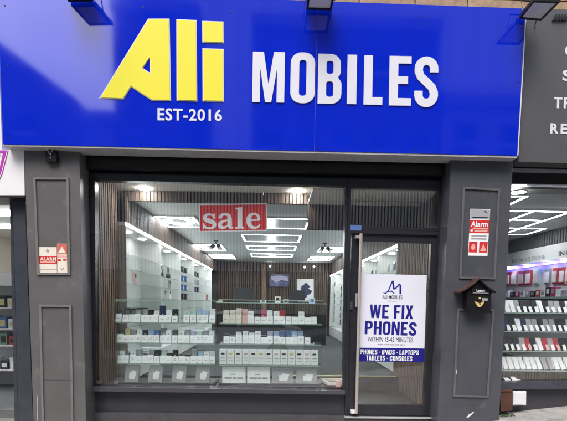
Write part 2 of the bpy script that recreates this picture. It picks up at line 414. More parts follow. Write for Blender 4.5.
pl = pilaster([(24, 140), (79, 140), (86.5, 436), (34, 436)],
              [[(33.8, 177.5), (69, 177.8), (70.8, 275), (37.6, 275)], [(39.6, 304.5), (71.8, 304.8), (74, 428), (42.6, 428)]], 'pilaster_pale')
bm = nb(); qbox(bm, [(42.6, 379.2), (72.8, 379.6), (72.8, 380.2), (42.6, 379.8)], YP - .0025, YP - .0005); obj('joint_strip', bm, 'pilaster_edge', pl)
pr = pilaster([(452, 146), (513.5, 148), (499, 420), (436.5, 436)],
              [[(462.4, 187), (499.8, 188.8), (494.8, 279.4), (458.8, 278.6)], [(456.8, 308.3), (494, 309.3), (488, 397.4), (452.6, 396.6)]])
for lp in ([(466, 417), (468, 415.8), (469, 414), (471, 413.6), (472, 412.4), (474, 411.8), (473.4, 413.4), (472.4, 413.8), (470.4, 416), (469.6, 415.9), (468.4, 417.8)], [(456.2, 372), (456.7, 369), (457.1, 371), (456.8, 375)]):
    print_px('paint_chip', [lp], YP - .0003, 'box_cream', pr, .0006)
for lp in ([(36.8, 398), (37.2, 394), (37.8, 399), (37.5, 409), (38.2, 420), (37.2, 421)],):
    print_px('paint_chip', [lp], YP - .0003, 'box_grey', pl, .0006)
# header between the pilasters
bm = nb(); qbox(bm, [(84, 138), (449, 146), (447, 175.6), (85, 168.6)], -.05, .30); obj('shutter_box', bm, 'header_black', sf, bevel=.02, seg=3)
bm = nb(); qbox(bm, [(86, 169.5), (447, 176.6), (447, 181), (86, 173.4)], .05, .20); obj('head_strip', bm, 'header_black', sf)
# main window
bm = nb(); ring(bm, [(89.5, 173.2), (347.6, 178.6), (345.2, 391.2), (92.2, 387.4)], [(94.8, 180.2), (345.2, 185.8), (343, 389.6), (96.2, 385.8)], YF, .09)
wf = obj('window_frame', bm, 'frame_dark', sf, bevel=.004)
bm = nb(); qbox(bm, [(94.7, 180.0), (345.3, 185.7), (343.1, 389.7), (96.1, 385.9)], .040, .048); obj('pane', bm, 'window_glass', wf)
# side fillers between frame and pilasters
bm = nb(); qbox(bm, [(84, 169), (89.2, 169.4), (92, 425), (87.5, 425)], .015, .2); obj('jamb_filler', bm, 'header_black', sf)
bm = nb(); qbox(bm, [(445.6, 176.8), (449.5, 176.8), (439, 425), (437.8, 425)], .015, .2); obj('jamb_filler', bm, 'frame_dark', sf)
# fanlight over the door
bm = nb(); ring(bm, [(347.8, 178.6), (445.4, 181), (444.2, 231.2), (347.4, 229.2)], [(351.2, 187.4), (438.6, 189.2), (437.8, 228), (350.9, 226)], YF, .09)
tf = obj('fanlight_frame', bm, 'frame_dark', sf, bevel=.004)
bm = nb(); qbox(bm, [(351.1, 187.2), (438.7, 189.0), (437.9, 228.2), (350.8, 226.2)], .040, .048); obj('pane', bm, 'window_glass', tf)
# door frame, door
bm = nb(); ring(bm, [(347.4, 229.4), (444.2, 231.4), (438, 421.5), (344.9, 420.8)], [(351.2, 233.2), (438, 235.3), (431.6, 416.4), (347.4, 415.6)], YF, .09)
obj('door_frame', bm, 'frame_dark', sf, bevel=.004)
door = None
bm = nb(); ring(bm, [(351.6, 233.6), (437.6, 235.7), (431.2, 415.6), (347.9, 414.8)], [(361.6, 241.4), (431, 243.2), (424.6, 405.4), (358, 404.4)], .022, .075)
door = obj('door', bm, 'frame_dark', sf, bevel=.004)
bm = nb(); qbox(bm, [(361.5, 241.2), (431.1, 243.0), (424.7, 405.6), (357.9, 404.6)], .044, .052); obj('pane', bm, 'window_glass', door)
bm = nb(); a1 = PY(359.6, 237.5, .022); b1 = PY(355.0, 410.8, .022)
ha, hb = a1 + FRONT*.075, b1 + FRONT*.075
tube(bm, [ha + Vector((0, 0, .03)), hb - Vector((0, 0, .01))], .017, 14)
hd = obj('pull_handle', bm, 'handle_steel', door, smooth=False)
for p, m_ in ((ha, 'handle_steel'), (hb, 'white_plastic')):
    bm = nb(); box(bm, p.x - .055, p.x + .016, p.y + .012, p.y + .0745, p.z - .016, p.z + .016); obj('handle_bracket', bm, m_, hd, bevel=.004)
p = PY(351.3, 305.5, .021); bm = nb(); box(bm, p.x - .014, p.x + .012, .008, .0215, p.z - .045, p.z + .045); obj('lock', bm, 'steel', door, bevel=.004)
p = PY(356.4, 300, .02); bm = nb(); box(bm, p.x - .012, p.x + .008, .006, .0215, p.z - .075, p.z + .075); obj('lock_plate', bm, 'aluminium', door, bevel=.003)
bm = nb(); qbox(bm, [(344.8, 416.7), (432.2, 417.6), (432.1, 419.0), (344.7, 418.1)], -.035, .12); obj('threshold', bm, 'aluminium', sf, bevel=.003)
bm = nb(); qbox(bm, [(344.6, 418.4), (437.6, 419.3), (437.4, 445), (344, 445)], -.015, .2); obj('door_step', bm, 'sill_grey', sf, bevel=.004)
# stall riser
bm = nb(); qbox(bm, [(88.5, 390.6), (344.8, 394.0), (344.2, 445), (89, 445)], .045, .2); st = obj('stall_riser', bm, 'riser_grey', sf)
bm = nb(); qbox(bm, [(89.8, 386.9), (345.2, 390.9), (345.0, 394.6), (90.0, 391.2)], -.055, .045); obj('sill', bm, 'sill_grey', st, bevel=.008)
bm = nb(); qbox(bm, [(89.8, 413.2), (344.8, 416.4), (344.2, 445), (89.8, 445)], -.02, .045); obj('bottom_rail', bm, 'sill_grey', st, bevel=.008)
bm = nb(); qbox(bm, [(89, 391), (92.8, 391), (93.2, 413.4), (89.2, 413.4)], -.01, .045); obj('riser_stile', bm, 'frame_dark', st, bevel=.004)
# blue maker's sticker on the transom bar
bm = nb(); qbox(bm, [(350.6, 224.8), (361.4, 225.4), (361.2, 230.6), (350.4, 230.2)], YF - .0012, YF); s_ = obj('maker_sticker', bm, 'box_blue', sf)
# corner clips on the glass
for u, v in ((97.8, 382), (116.4, 382.5)):
    p = PY(u, v, .03); bm = nb(); box(bm, p.x - .02, p.x + .02, .022, .0395, p.z - .02, p.z + .02); obj('glass_clip', bm, 'steel', wf, bevel=.004)

# ------------------------------------------------------------------ the blue sign
YS = -.32
sg = thing('shop_sign', 'glossy blue fascia sign with yellow Ali and white MOBILES lettering', 'sign', PY(262, 150, YS))
TL, TR, BR, BL = (-2.5, -10.5), (525.6, 8.6), (517.2, 155.6), (3.2, 144.0)
def on(a, b, k): return (a[0] + (b[0]-a[0])*k, a[1] + (b[1]-a[1])*k)
st0, sb0 = on(TL, TR, .6052), on(BL, BR, .6050)
st1, sb1 = on(TL, TR, .6060), on(BL, BR, .6058)
for q in ([TL, st0, sb0, BL], [st1, TR, BR, sb1]):
    bm = nb(); qbox(bm, q, YS, -.10); obj('sign_panel', bm, 'sign_blue', sg, bevel=.003)
bm = nb(); qbox(bm, [st0, st1, sb1, sb0], YS + .004, -.12); obj('panel_joint', bm, 'seam', sg)
bm = nb(); qbox(bm, [(3.0, 144.3), (517.3, 155.9), (517.1, 157.9), (3.2, 146.0)], YS + .006, -.095); obj('lower_trim', bm, 'trim_grey', sg, bevel=.003)
bm = nb(); qbox(bm, [(525.7, 8.8), (526.9, 8.9), (518.4, 155.5), (517.3, 155.4)], YS + .004, -.12); obj('end_trim', bm, 'sign_white', sg)
def letter(loops, m, thick=.008, edge='sign_white', grow=1.1):
    """raised letter in photo outline; the white backing behind it is a sub-part"""
    o = print_px('letter', loops, YS - .004, m, sg, thick)
    return o
def grow(lp, k):
    n = len(lp); out = []
    area = sum(lp[i][0]*lp[(i+1) % n][1] - lp[(i+1) % n][0]*lp[i][1] for i in range(n)); s = 1 if area > 0 else -1
    for i in range(n):
        a, b, c = lp[i-1], lp[i], lp[(i+1) % n]
        e1 = Vector((b[0]-a[0], b[1]-a[1])).normalized(); e2 = Vector((c[0]-b[0], c[1]-b[1])).normalized()
        n1 = Vector((e1.y, -e1.x))*s; n2 = Vector((e2.y, -e2.x))*s
        m_ = n1 + n2; m_ = m_/max(.35, m_.dot(n1)) if m_.length > 1e-6 else n1
        out.append((b[0] + m_.x*k, b[1] + m_.y*k))
    return out
yel = [[[(101, 97.8), (123, 98.7), (131, 86), (152, 100), (170.2, 100.2), (168.8, 20), (148.8, 20)], [(142, 68.6), (150.8, 74.4), (150.3, 56.8)]],
       [[(177.4, 20.6), (195.8, 21.4), (196.4, 100.8), (177.6, 100.2)]],
       [[(203.2, 22.3), (222.6, 22.9), (222.8, 42.6), (203.4, 42)]],
       [[(203.4, 49.6), (222.8, 50.2), (223, 101.2), (203.6, 100.8)]]]
for lp in yel:
    o = letter(lp, 'sign_yellow')
    bm = nb(); stamp(bm, fill_mesh([grow(lp[0], .9)] + [grow(h, -.7) for h in lp[1:]]), px_fn(YS - .001), FRONT, .006); obj('white_edge', bm, 'sign_white', o)
mob = {'M': (253, 52.0, 285, 102.2), 'O': (291, 52.6, 315.3, 103.2), 'B': (318.4, 54, 342, 103.8), 'I': (347.6, 55, 357, 104.2), 'L': (364.3, 55.6, 383, 104.8), 'E': (389.6, 56.2, 411.5, 105.6), 'S': (414.8, 56.6, 438.4, 107.2)}
for ch, (u0, v0, u1, v1) in mob.items():
    lp, ww = G[ch]; sk = .010*(u1 - u0)          # baseline runs slightly downhill in the picture
    loops = [[(u0 + x/ww*(u1-u0) - .9*(1-y) , v1 + (v0-v1)*y + sk*x/ww*2) for x, y in l] for l in lp]
    letter(loops, 'sign_white', .006)
text_px('date_lettering', 'EST-2016', [(157.6, 108.0), (222, 109.6), (222, 121.2), (157.6, 120.6)], YS - .001, 'sign_white', sg, .022, .003)
for u, v in ((4.5, 5.5), (7.5, 65), (9, 137.5), (143, 7), (230.5, 11.5), (421, 16.5), (76, 141), (140, 143), (229, 145.5), (312, 148), (317.5, 148), (415, 150), (518.5, 82), (316, 67)):
    bm = nb(); p = PY(u, v, YS - .004); disc(bm, p, .007, 'Y', .004, 8); obj('screw', bm, 'black_paint', sg)

# ------------------------------------------------------------------ floodlights over the sign
def floodlight(inner, outer, label, yi=-.345, yo=-.65):
    a = [PY(*inner[0], yi), PY(*inner[1], yi), PY(*outer[1], yo), PY(*outer[0], yo)]
    n = (a[1]-a[0]).cross(a[3]-a[0]).normalized()
    if n.z < 0: n = -n
    cen = sum(a, Vector())/4
    rt = thing('floodlight', label, 'floodlight', Vector((cen.x, -.12, cen.z + .12)), 'floodlights above the blue sign')
    inn = [cen + (p-cen)*.84 for p in a]
    bm = nb(); ring3(bm, a, inn, n*.035); obj('frame', bm, 'black_paint', rt, bevel=.004)
    bm = nb(); hexa(bm, [p + n*.008 for p in inn], [p + n*.014 for p in inn]); obj('lens', bm, 'flood_glass', rt)
    top = [cen + (p-cen)*.98 + n*.036 for p in a]; top2 = [cen + (p-cen)*.72 + n*.075 for p in a]
    bm = nb(); hexa(bm, top, top2)
    bk = obj('housing', bm, 'black_paint', rt, bevel=.004)
    for k in range(6):
        f = (k + .5)/6
        p0 = top2[0].lerp(top2[1], f) + n*.001; p1 = top2[3].lerp(top2[2], f) + n*.001; dx = (top2[1]-top2[0]).normalized()*.003
        bm = nb(); hexa(bm, [p0-dx, p0+dx, p1+dx, p1-dx], [q + n*.02 for q in (p0-dx, p0+dx, p1+dx, p1-dx)]); obj('fin', bm, 'black_paint', bk)
    # yoke and wall arm
    m0, m1 = a[0].lerp(a[3], .35) + n*.02, a[1].lerp(a[2], .35) + n*.02
    ex = (m1-m0).normalized()*.012
    wallp = Vector((cen.x, -.115, cen.z + .16)); mid = Vector((cen.x, -.30, cen.z + .16))
    bm = nb(); tube(bm, [m0-ex, m0-ex+n*.11 + (mid-(m0+m1)/2-n*.11)*.3, m1+ex+n*.11 + (mid-(m0+m1)/2-n*.11)*.3, m1+ex], .007, 6)
    tube(bm, [(m0+m1)/2+n*.11 + (mid-(m0+m1)/2-n*.11)*.3, mid, wallp], .011, 6); obj('bracket', bm, 'black_paint', rt)
    bm = nb(); box(bm, wallp.x-.04, wallp.x+.04, -.122, -.11, wallp.z-.05, wallp.z+.05); obj('wall_plate', bm, 'black_paint', rt)
    c0 = a[1] + n*.04 - (a[1]-a[0])*.2
    bm = nb(); tube(bm, [c0, c0 + Vector((.04, .10, -.035)), c0 + Vector((.09, .14, -.05)), c0 + Vector((.16, .15, .02)), c0 + Vector((.20, .27, .08))], .004, 6); obj('cable', bm, 'cable', rt)
floodlight([(68.5, 2.2), (93.2, 1.8)], [(57.5, -22), (85, -22.5)], 'black floodlight over the yellow Ali end of the blue sign')
floodlight([(306.3, 10), (331.6, 10.6)], [(308.6, -13.5), (336.5, -13)], 'black floodlight over the M and O of the blue sign')
floodlight([(518.6, 19.2), (541, 21.2)], [(533, 1.0), (560.4, 1.8)], 'black tilted floodlight at the right end of the blue sign')

# ------------------------------------------------------------------ neighbours' signs
ns = thing('neighbour_sign', 'white sign with magenta emblem at the far left', 'sign', PY(0, 196, -.30))
bm = nb(); qbox(bm, [(-190, -14), (-3.4, -11), (2.8, 143), (24.3, 144), (24.8, 195), (-190, 195)][0:1] + [(-3.6, -11), (2.2, 150), (-190, 150)], -.20, -.09); obj('sign_panel', bm, 'neighbour_white', ns)
bm = nb(); qbox(bm, [(-190, 150.2), (24.0, 150.2), (24.6, 195.2), (-190, 195.2)], -.20, -.02); obj('lower_panel', bm, 'neighbour_white', ns)
bm = nb(); qbox(bm, [(-190, 195.3), (24.6, 195.3), (24.7, 197.6), (-190, 197.6)], -.205, -.05); obj('drip_edge', bm, 'black_paint', ns)
print_px('emblem', [[(-14, 150.6), (8.4, 150.6), (2.4, 174), (-3, 186), (-14, 190)], [(-14, 153), (3.2, 153), (-.6, 170), (-14, 184)]], -.2005, 'magenta', ns, .003)
print_px('emblem_line', [[(6.9, 151), (7.6, 151), (1.5, 174), (-3.4, 185.5), (-3.9, 184.8), (.9, 173.8)]], -.2038, 'neighbour_white', ns, .001)
print_px('emblem_bar', [[(-14, 154.5), (.2, 154.5), (-1.2, 161), (-14, 161)]], -.2005, 'magenta', ns, .003)

gs = thing('grey_sign', 'plain grey neighbouring sign with white capital letters at the right', 'sign', PY(545, 160, -.24))
bm = nb(); qbox(bm, [(527.2, 8.2), (900, 22), (900, 172), (518.6, 161.8)], -.24, -.09); obj('sign_panel', bm, 'neighbour_grey', gs, bevel=.003)
for s, q in (('C', [(565.2, 44.5), (575, 44.5), (575, 56.5), (564.6, 56.5)]), ('S', [(562.4, 70), (571.5, 70.3), (571.2, 81.3), (562.2, 81)]),
             ('T', [(554, 97.2), (562.2, 97.5), (562.0, 108.4), (553.6, 108.2)]), ('R', [(563.8, 97.5), (571.8, 97.8), (571.4, 108.6), (563.5, 108.4)]), ('R', [(550.4, 123.4), (558.6, 123.7), (558.3, 133.8), (550, 133.6)]), ('E', [(560.8, 123.7), (567.3, 124), (567, 134), (560.4, 133.8)])):
    text_px('letter', s, q, -.2405, 'sign_white', gs, .03, .003)
bm = nb(); 
for k in range(5):
    q = [(556 + k*3.0, 14), (557.8 + k*3.0, 13.6), (555 + k*3.0, 20), (553.2 + k*3.0, 20)]; qbox(bm, q, -.262, -.2405)
obj('vent_grille', bm, 'black_paint', gs)

# ------------------------------------------------------------------ alarm stickers, socket box, post box, meter boxes
t_ = thing('alarm_sticker', 'cream and red alarm sticker on the left pilaster with a badge', 'sticker', PY(48, 273, YP))
Y0 = YP - .001
def card(name, q, m, par, Y=Y0, th=.0012):
    bm = nb(); qbox(bm, q, Y - th, Y); return obj(name, bm, m, par)
card('backing', [(38.8, 247), (56.6, 247.2), (56.9, 273.6), (39.4, 273.4)], 'cream_paper', t_)
card('red_band', [(39, 256), (56.7, 256.2), (56.8, 264), (39.2, 263.8)], 'red_print', t_, Y0 - .0013, .0005)
text_px('lettering', 'ALARM', [(40, 256.9), (56, 257.1), (56.1, 260.7), (40.1, 260.5)], Y0 - .002, 'cream_paper', t_, .04, .0005)
card('text_strip', [(40.4, 261.4), (55.6, 261.5), (55.7, 263), (40.5, 262.9)], 'pale_red', t_, Y0 - .0019, .0005)
card('rule', [(39.3, 269.2), (56.8, 269.3), (56.8, 269.8), (39.3, 269.7)], 'grey_print', t_, Y0 - .0013, .0005)
star = [(47.6 + (2.6 if i % 2 == 0 else 1.2)*math.sin(i*math.pi/5), 250.8 - (2.8 if i % 2 == 0 else 1.3)*math.cos(i*math.pi/5)) for i in range(10)]
print_px('badge', [star], Y0 - .0013, 'grey_print', t_, .0005)
t_ = thing('warning_sticker', 'narrow red and white warning sticker with a white triangle on the left pilaster', 'sticker', PY(62, 273, YP))
card('backing', [(57.1, 243.6), (66.9, 243.8), (67.3, 273.6), (57.4, 273.4)], 'cream_paper', t_)
card('red_field', [(57.2, 243.8), (66.8, 244), (67, 254.3), (57.3, 254.2)], 'faded_red', t_, Y0 - .0013, .0005)
print_px('triangle', [[(61.9, 246.4), (65.9, 253.2), (58, 253.1)]], Y0 - .0019, 'cream_paper', t_, .0005)
card('pale_band', [(57.4, 255.4), (67, 255.5), (67.1, 258), (57.4, 257.9)], 'pale_red', t_, Y0 - .0013, .0005)
print_px('red_marks', [[(57.6, 259), (60.5, 259), (61.4, 261), (57.6, 261)], [(62.8, 259), (66.8, 259), (66.9, 260.6), (63.4, 260.8)]], Y0 - .0013, 'red_print', t_, .0005)
print_px('tick', [[(60.4, 267.6), (62.1, 269), (64, 267), (64.2, 268), (62.2, 270.6), (60.3, 268.8)]], Y0 - .0013, 'grey_print', t_, .0005)

t_ = thing('alarm_sign', 'red and white Alarm sign on the right pilaster above the post box', 'sign', PY(479, 255.5, YP))
Q = ((470.4, 208.8), (490.2, 209.2), (487.4, 256), (468, 255.6))
def sub(v0, v1, a=0., b=1., Q=Q):
    l0, l1 = on(Q[0], Q[3], v0), on(Q[0], Q[3], v1); r0, r1 = on(Q[1], Q[2], v0), on(Q[1], Q[2], v1)
    return [on(l0, r0, a), on(l0, r0, b), on(l1, r1, b), on(l1, r1, a)]
card('backing', sub(0, 1), 'paper', t_)
card('grey_header', sub(.01, .22, .01, .99), 'box_grey', t_, Y0 - .0013, .0005)
card('red_band', sub(.235, .515, .0, 1.), 'red_print', t_, Y0 - .0013, .0005)
text_px('lettering', 'Alarm', sub(.26, .385, .07, .93), Y0 - .002, 'paper', t_, .03, .0005)
for v0, v1, a_, b_ in ((.40, .435, .2, .93), (.455, .49, .26, .93)): card('text_strip', sub(v0, v1, a_, b_), 'pale_red', t_, Y0 - .0019, .0004)
print_px('phone_mark', [[on(on(Q[0], Q[3], .46), on(Q[1], Q[2], .46), .02), on(on(Q[0], Q[3], .42), on(Q[1], Q[2], .42), .18), on(on(Q[0], Q[3], .50), on(Q[1], Q[2], .50), .16)]], Y0 - .0019, 'paper', t_, .0004)
print_px('header_mark', [[(484.8, 210.8), (487.4, 212.6), (486.9, 213.6), (484.4, 211.6)]], Y0 - .0019, 'ink', t_, .0004)
for v0, v1, m_ in ((.17, .195, 'ink'), (.56, .59, 'grey_print'), (.62, .65, 'grey_print')): card('text_strip', sub(v0, v1, .12, .9), m_, t_, Y0 - .0019, .0004)
for a_, b_ in ((.02, .45), (.55, .98)): card('red_tile', sub(.70, .93, a_, b_), 'red_print', t_, Y0 - .0013, .0005)
tq = sub(.74, .90, .6, .93); print_px('triangle', [[on(tq[0], tq[1], .5), tq[2], tq[3]]], Y0 - .0019, 'pale_red', t_, .0005)
tq = sub(.75, .89, .12, .36); print_px('bell', [[on(tq[0], tq[1], .3), on(tq[0], tq[1], .7), on(tq[1], tq[2], .6), on(tq[3], tq[2], .5), on(tq[0], tq[3], .6)]], Y0 - .0019, 'pale_red', t_, .0005)

t_ = thing('socket_box', 'small black junction box high on the left pilaster', 'box', PY(50.5, 162, YP))
bm = nb(); qbox(bm, [(44, 152), (57.2, 152.2), (57.6, 163.4), (44.2, 163.2)], YP - .006, YP); obj('back_plate', bm, 'pilaster_edge', t_)
bm = nb(); qbox(bm, [(45.4, 150.8), (56.2, 151), (56.4, 161.8), (45.5, 161.6)], YP - .05, YP - .006); obj('case', bm, 'black_gloss', t_, bevel=.006)
bm = nb(); p = PY(48.5, 152, YP - .052); tube(bm, [p + Vector((-.02, .0, .03)), p, p + Vector((.02, -.006, -.03)), p + Vector((.04, .0, .02))], .004, 6); obj('cable', bm, 'white_plastic', t_)
disc_p = PY(50.5, 157.5, YP - .05); bm = nb(); disc(bm, disc_p + FRONT*.002, .008, 'Y', .004, 10); obj('knob', bm, 'grey_print' if False else 'steel', t_)

pb = thing('post_box', 'black house shaped post box with brown roof and gold horn', 'post box', PY(479, 312, YP))
bx = [(467.2, 291), (470, 289.6), (479, 280), (488.5, 289.8), (491.4, 291), (490.6, 311.5), (467.6, 311.2)]
bm = nb(); P = [PY(u, v, YP - .11) for u, v in bx]
A = [bm.verts.new(p) for p in P]; B = [bm.verts.new(back(p, YP)) for p in P]
bm.faces.new(A); bm.faces.new(B[::-1])
for i in range(len(A)): bm.faces.new((A[i], B[i], B[(i+1) % len(A)], A[(i+1) % len(A)]))
body = obj('body', bm, 'black_gloss', pb, bevel=.006)
for l, r2, dn in (((459.8, 291.2), (479.4, 277.6), 1), ((479.4, 277.6), (496.2, 291.4), -1)):
    bm = nb(); n = 6; prof = []
    for i in range(n+1):
        f = i/n; u, v = on(l, r2, f); sag = math.sin(f*math.pi)*1.6; prof.append((u, v + sag))
    top = [PY(u, v, YP - .145) for u, v in prof]
    rows = [[bm.verts.new(p + Vector((0, y, z))) for p in top] for y, z in ((0, 0), (.145, .0), (.145, -.018), (0, -.018))]
    for k in range(4):
        for i in range(n): bm.faces.new((rows[k][i], rows[k][i+1], rows[(k+1) % 4][i+1], rows[(k+1) % 4][i]))
    bm.faces.new([rows[k][0] for k in range(4)]); bm.faces.new([rows[k][n] for k in range(3, -1, -1)])
    obj('roof_slope', bm, 'rust_roof' if dn == 1 else 'black_gloss', pb)
card('slot_flap', [(472, 288.2), (489, 288.6), (489, 294.2), (472, 293.8)], 'black_paint', pb, YP - .111, .008)
text_px('lettering', 'Letters', [(476.6, 289.2), (484.8, 289.4), (484.8, 292), (476.6, 291.8)], YP - .1195, 'paper', pb, .03, .001)
card('text_strip', [(473, 292.6), (488.6, 292.9), (488.6, 293.5), (473, 293.2)], 'grey_print', pb, YP - .1195, .001)
print_px('horn_emblem', [[(474.2, 301.2), (478, 302.4), (479.6, 304.2), (481, 302.6), (484.2, 300.8), (483, 304), (480.6, 306.8), (478, 307), (476.2, 304.4)], [(478.6, 304.4), (479.8, 305.6), (480.8, 304.6), (479.8, 303.9)]], YP - .1115, 'brass', pb, .006)
bm = nb(); p = PY(479.6, 298.2, YP - .112); disc(bm, p + FRONT*.006, .011, 'Y', .006, 10); obj('lock', bm, 'brass', pb)
card('name_plate', [(482, 298), (487.8, 298.3), (487.6, 301), (482, 300.6)], 'grey_print', pb, YP - .111, .003)

mb = thing('cable_box', 'brown rusted cable box at the foot of the right pilaster', 'box', PY(507, 411, 0))
bm = nb(); qbox(bm, [(500.2, 390.8), (512.6, 390.6), (512.4, 410.5), (500.6, 411.4)], -.07, .045); obj('case', bm, 'brown_box', mb, bevel=.008)
bm = nb(); qbox(bm, [(500.0, 390.2), (512.8, 390.0), (512.8, 391.6), (500.0, 391.8)], -.078, .0445); obj('lid', bm, 'brown_box', mb, bevel=.004)
bm = nb(); p = PY(506, 412, -.05); tube(bm, [p, p + Vector((.03, -.03, .0)), p + Vector((.06, -.06, -.02)), p + Vector((.075, -.08, -.05))], .006, 6); obj('cable', bm, 'cable', mb)
wd_ = thing('weed_tuft', 'small green weed growing at the foot of the brown cable box', 'weed', PY(506, 413, -.10))
base = Vector((PY(506, 412, -.10).x, -.10, pz(PY(506, 412, -.10).x)))
for k in range(16):
    a_ = random.uniform(0, 6.28); l_ = random.uniform(.03, .075); up = random.uniform(.3, 1.); d_ = Vector((math.cos(a_)*l_, math.sin(a_)*l_*.6, l_*up)); sd_ = Vector((-math.sin(a_), math.cos(a_), 0))*l_*.16
    b0 = base + Vector((random.uniform(-.04, .03), random.uniform(-.02, .02), .001))
    bm = nb(); hexa(bm, [b0 - sd_*.3, b0 + d_*.5 - sd_, b0 + d_, b0 + d_*.5 + sd_], [p + Vector((0, 0, .0015)) for p in (b0 - sd_*.3, b0 + d_*.5 - sd_, b0 + d_, b0 + d_*.5 + sd_)]); obj('leaf', bm, 'weed_green', wd_)
mb = thing('meter_box', 'white plastic box beside the brown cable box', 'box', PY(520, 405, 0))
bm = nb(); qbox(bm, [(512.9, 391.2), (526.2, 391.2), (526, 405.3), (513, 405.4)], -.05, .045); obj('case', bm, 'white_plastic', mb, bevel=.006)
bm = nb(); qbox(bm, [(514, 392.4), (525.1, 392.4), (524.9, 404.1), (514.1, 404.2)], -.056, -.05); obj('cover', bm, 'white_plastic', mb, bevel=.003)

# ------------------------------------------------------------------ right-hand shop
rs = thing('neighbour_shopfront', 'grey shopfront with phones in the window at the right', 'shopfront', PY(540, 408, .05))
RX0 = PY(511.5, 200, .05).x - .02
RX1 = 6.6
bm = nb(); qbox(bm, [(513, 161.5), (900, 172), (900, 176), (512.8, 168)], .0, .30); obj('header', bm, 'header_black', rs)
bm = nb(); qbox(bm, [(512.6, 168.2), (900, 176.2), (900, 179), (512.6, 171.2)], -.005, .05); obj('shutter_track', bm, 'aluminium', rs)
bm = nb(); qbox(bm, [(512.4, 171.4), (900, 179.2), (900, 192), (512.0, 183.2)], .035, .25); obj('shutter_slot', bm, 'black_paint', rs)
bm = nb(); qbox(bm, [(511.8, 183.4), (900, 192.2), (900, 193.4), (511.8, 184.4)], .03, .10); obj('head_bead', bm, 'aluminium', rs)
bm = nb(); qbox(bm, [(508, 184.5), (900, 193.6), (900, 383), (496, 382.6)], .060, .068); obj('pane', bm, 'window_glass', rs)
bm = nb(); qbox(bm, [(496, 382.6), (900, 380), (900, 386.5), (496, 389.6)], -.03, .12); obj('sill', bm, 'frame_blue', rs, bevel=.008)
bm = nb(); qbox(bm, [(496, 389.8), (900, 386.7), (900, 440), (496, 440)], .045, .2); obj('stall_riser', bm, 'riser_grey', rs)
CZ = ZC + 1.3
def roomshell(x0, x1, y0, y1, z0, z1, fm, cm, wm, pre):
    bm = nb(); box(bm, x0, x1, y0, y1, z0 - .1, z0); struct(obj('floor', bm, fm))
    bm = nb(); box(bm, x0, x1, y0, y1, z1, z1 + .1); struct(obj('ceiling', bm, cm))
    bm = nb(); box(bm, x0 - .1, x0, y0, y1, z0 - .1, z1 + .1); struct(obj('wall', bm, wm))
    bm = nb(); box(bm, x1, x1 + .1, y0, y1, z0 - .1, z1 + .1); struct(obj('wall', bm, wm))
    bm = nb(); box(bm, x0 - .1, x1 + .1, y1, y1 + .1, z0 - .1, z1 + .1); struct(obj('wall', bm, wm))
roomshell(2.42, 5.15, .30, 7.5, ZC - 1.1, CZ, 'carpet', 'ceiling', 'wall_dark', 'r')
# ceiling strip lights of the right shop
def strip(bm, pts, z, r=.022):
    for p, q in zip(pts, pts[1:]):
        d = (q-p).normalized(); s = Vector((-d.y, d.x, 0))*r; h = Vector((0, 0, .003))
        hexa(bm, [p-s, p+s, q+s, q-s], [x + h for x in (p-s, p+s, q+s, q-s)])
hl = thing('strip_light', 'zigzag white strip light on the ceiling of the right shop', 'ceiling light', (3.6, 2.2, CZ))
for k, pts in enumerate([[(500, 196.9), (527, 196.6), (505, 206.8)], [(495, 210.7), (566, 212.2)], [(573, 211.5), (500, 235.2)], [(533, 211.7), (500, 224.2)], [(495, 219.6), (540, 220.7)], [(495, 228), (545, 229), (526, 234.6), (495, 234.6)]]):
    zc_ = CZ - .032 - k*.0012
    bm = nb(); strip(bm, [PZ(u, v, zc_) for u, v in pts], zc_, .017); obj('tube', bm, 'lamp_shop', hl)
    bm = nb(); strip(bm, [PZ(u, v, zc_) + Vector((0, 0, .0035)) for u, v in pts], zc_, .020); hexed = obj('housing', bm, 'white_plastic', hl)
dl = thing('downlight', 'round white downlight near the window of the right shop', 'ceiling light', PZ(518, 192.2, CZ))
bm = nb(); c = PZ(518, 192.4, CZ - .012); disc(bm, c, .085, 'Z', .0115, 20); obj('lens', bm, 'lamp_shop', dl)
bm = nb(); 
for k in range(20):
    pass
ro = [c + Vector((.10*math.cos(2*math.pi*k/20), .10*math.sin(2*math.pi*k/20), -.002)) for k in range(20)]
ri = [c + Vector((.086*math.cos(2*math.pi*k/20), .086*math.sin(2*math.pi*k/20), -.002)) for k in range(20)]
ring3(bm, ro, ri, Vector((0, 0, .012))); obj('rim', bm, 'white_plastic', dl)
# fluted wall, banner, violet light on that shop's right wall (plane X = XR)
XR = 4.80
fw = thing('fluted_panel', 'grey fluted wall strip above the white repairs banner in the right shop', 'wall panel', (XR, 3.5, ZC + 1.1))
zt = PX(540, 248, XR).z
bm = nb(); box(bm, XR + .012, XR + .05, .9, 7.4, zt + .002, CZ - .004); obj('backing', bm, 'slat_back', fw)
bm = nb(); y = .92
while y < 7.36: box(bm, XR - .012, XR + .011, y, y + .045, zt + .002, CZ - .004); y += .07
tag(obj('flutes', bm, 'grey_slat', fw), kind='stuff')
zb_ = PX(540, 263.5, XR).z
bn = thing('banner', 'white wall banner lettered REPAIRS DONE in the right shop', 'banner', (XR - .05, 3.5, zb_))
bm = nb(); box(bm, XR - .06, XR + .01, .9, 7.4, zb_, zt); obj('board', bm, 'paper', bn)
def xtext(s, q, X, m, par, bold=.0):
    (a_, b_, c_, d_) = q
    def fn(x, y):
        tx = on(a_, b_, x); bx_ = on(d_, c_, x); k = on(bx_, tx, y); return PX(k[0], k[1], X)
    bm = nb(); stamp(bm, text_mesh(s, bold), fn, Vector((-1, 0, 0)), .002); return obj('lettering', bm, m, par)
xtext('REPAIRS', [(512, 259.4), (530.2, 256.75), (530.2, 260.95), (512, 263.6)], XR - .0605, 'grey_print', bn)
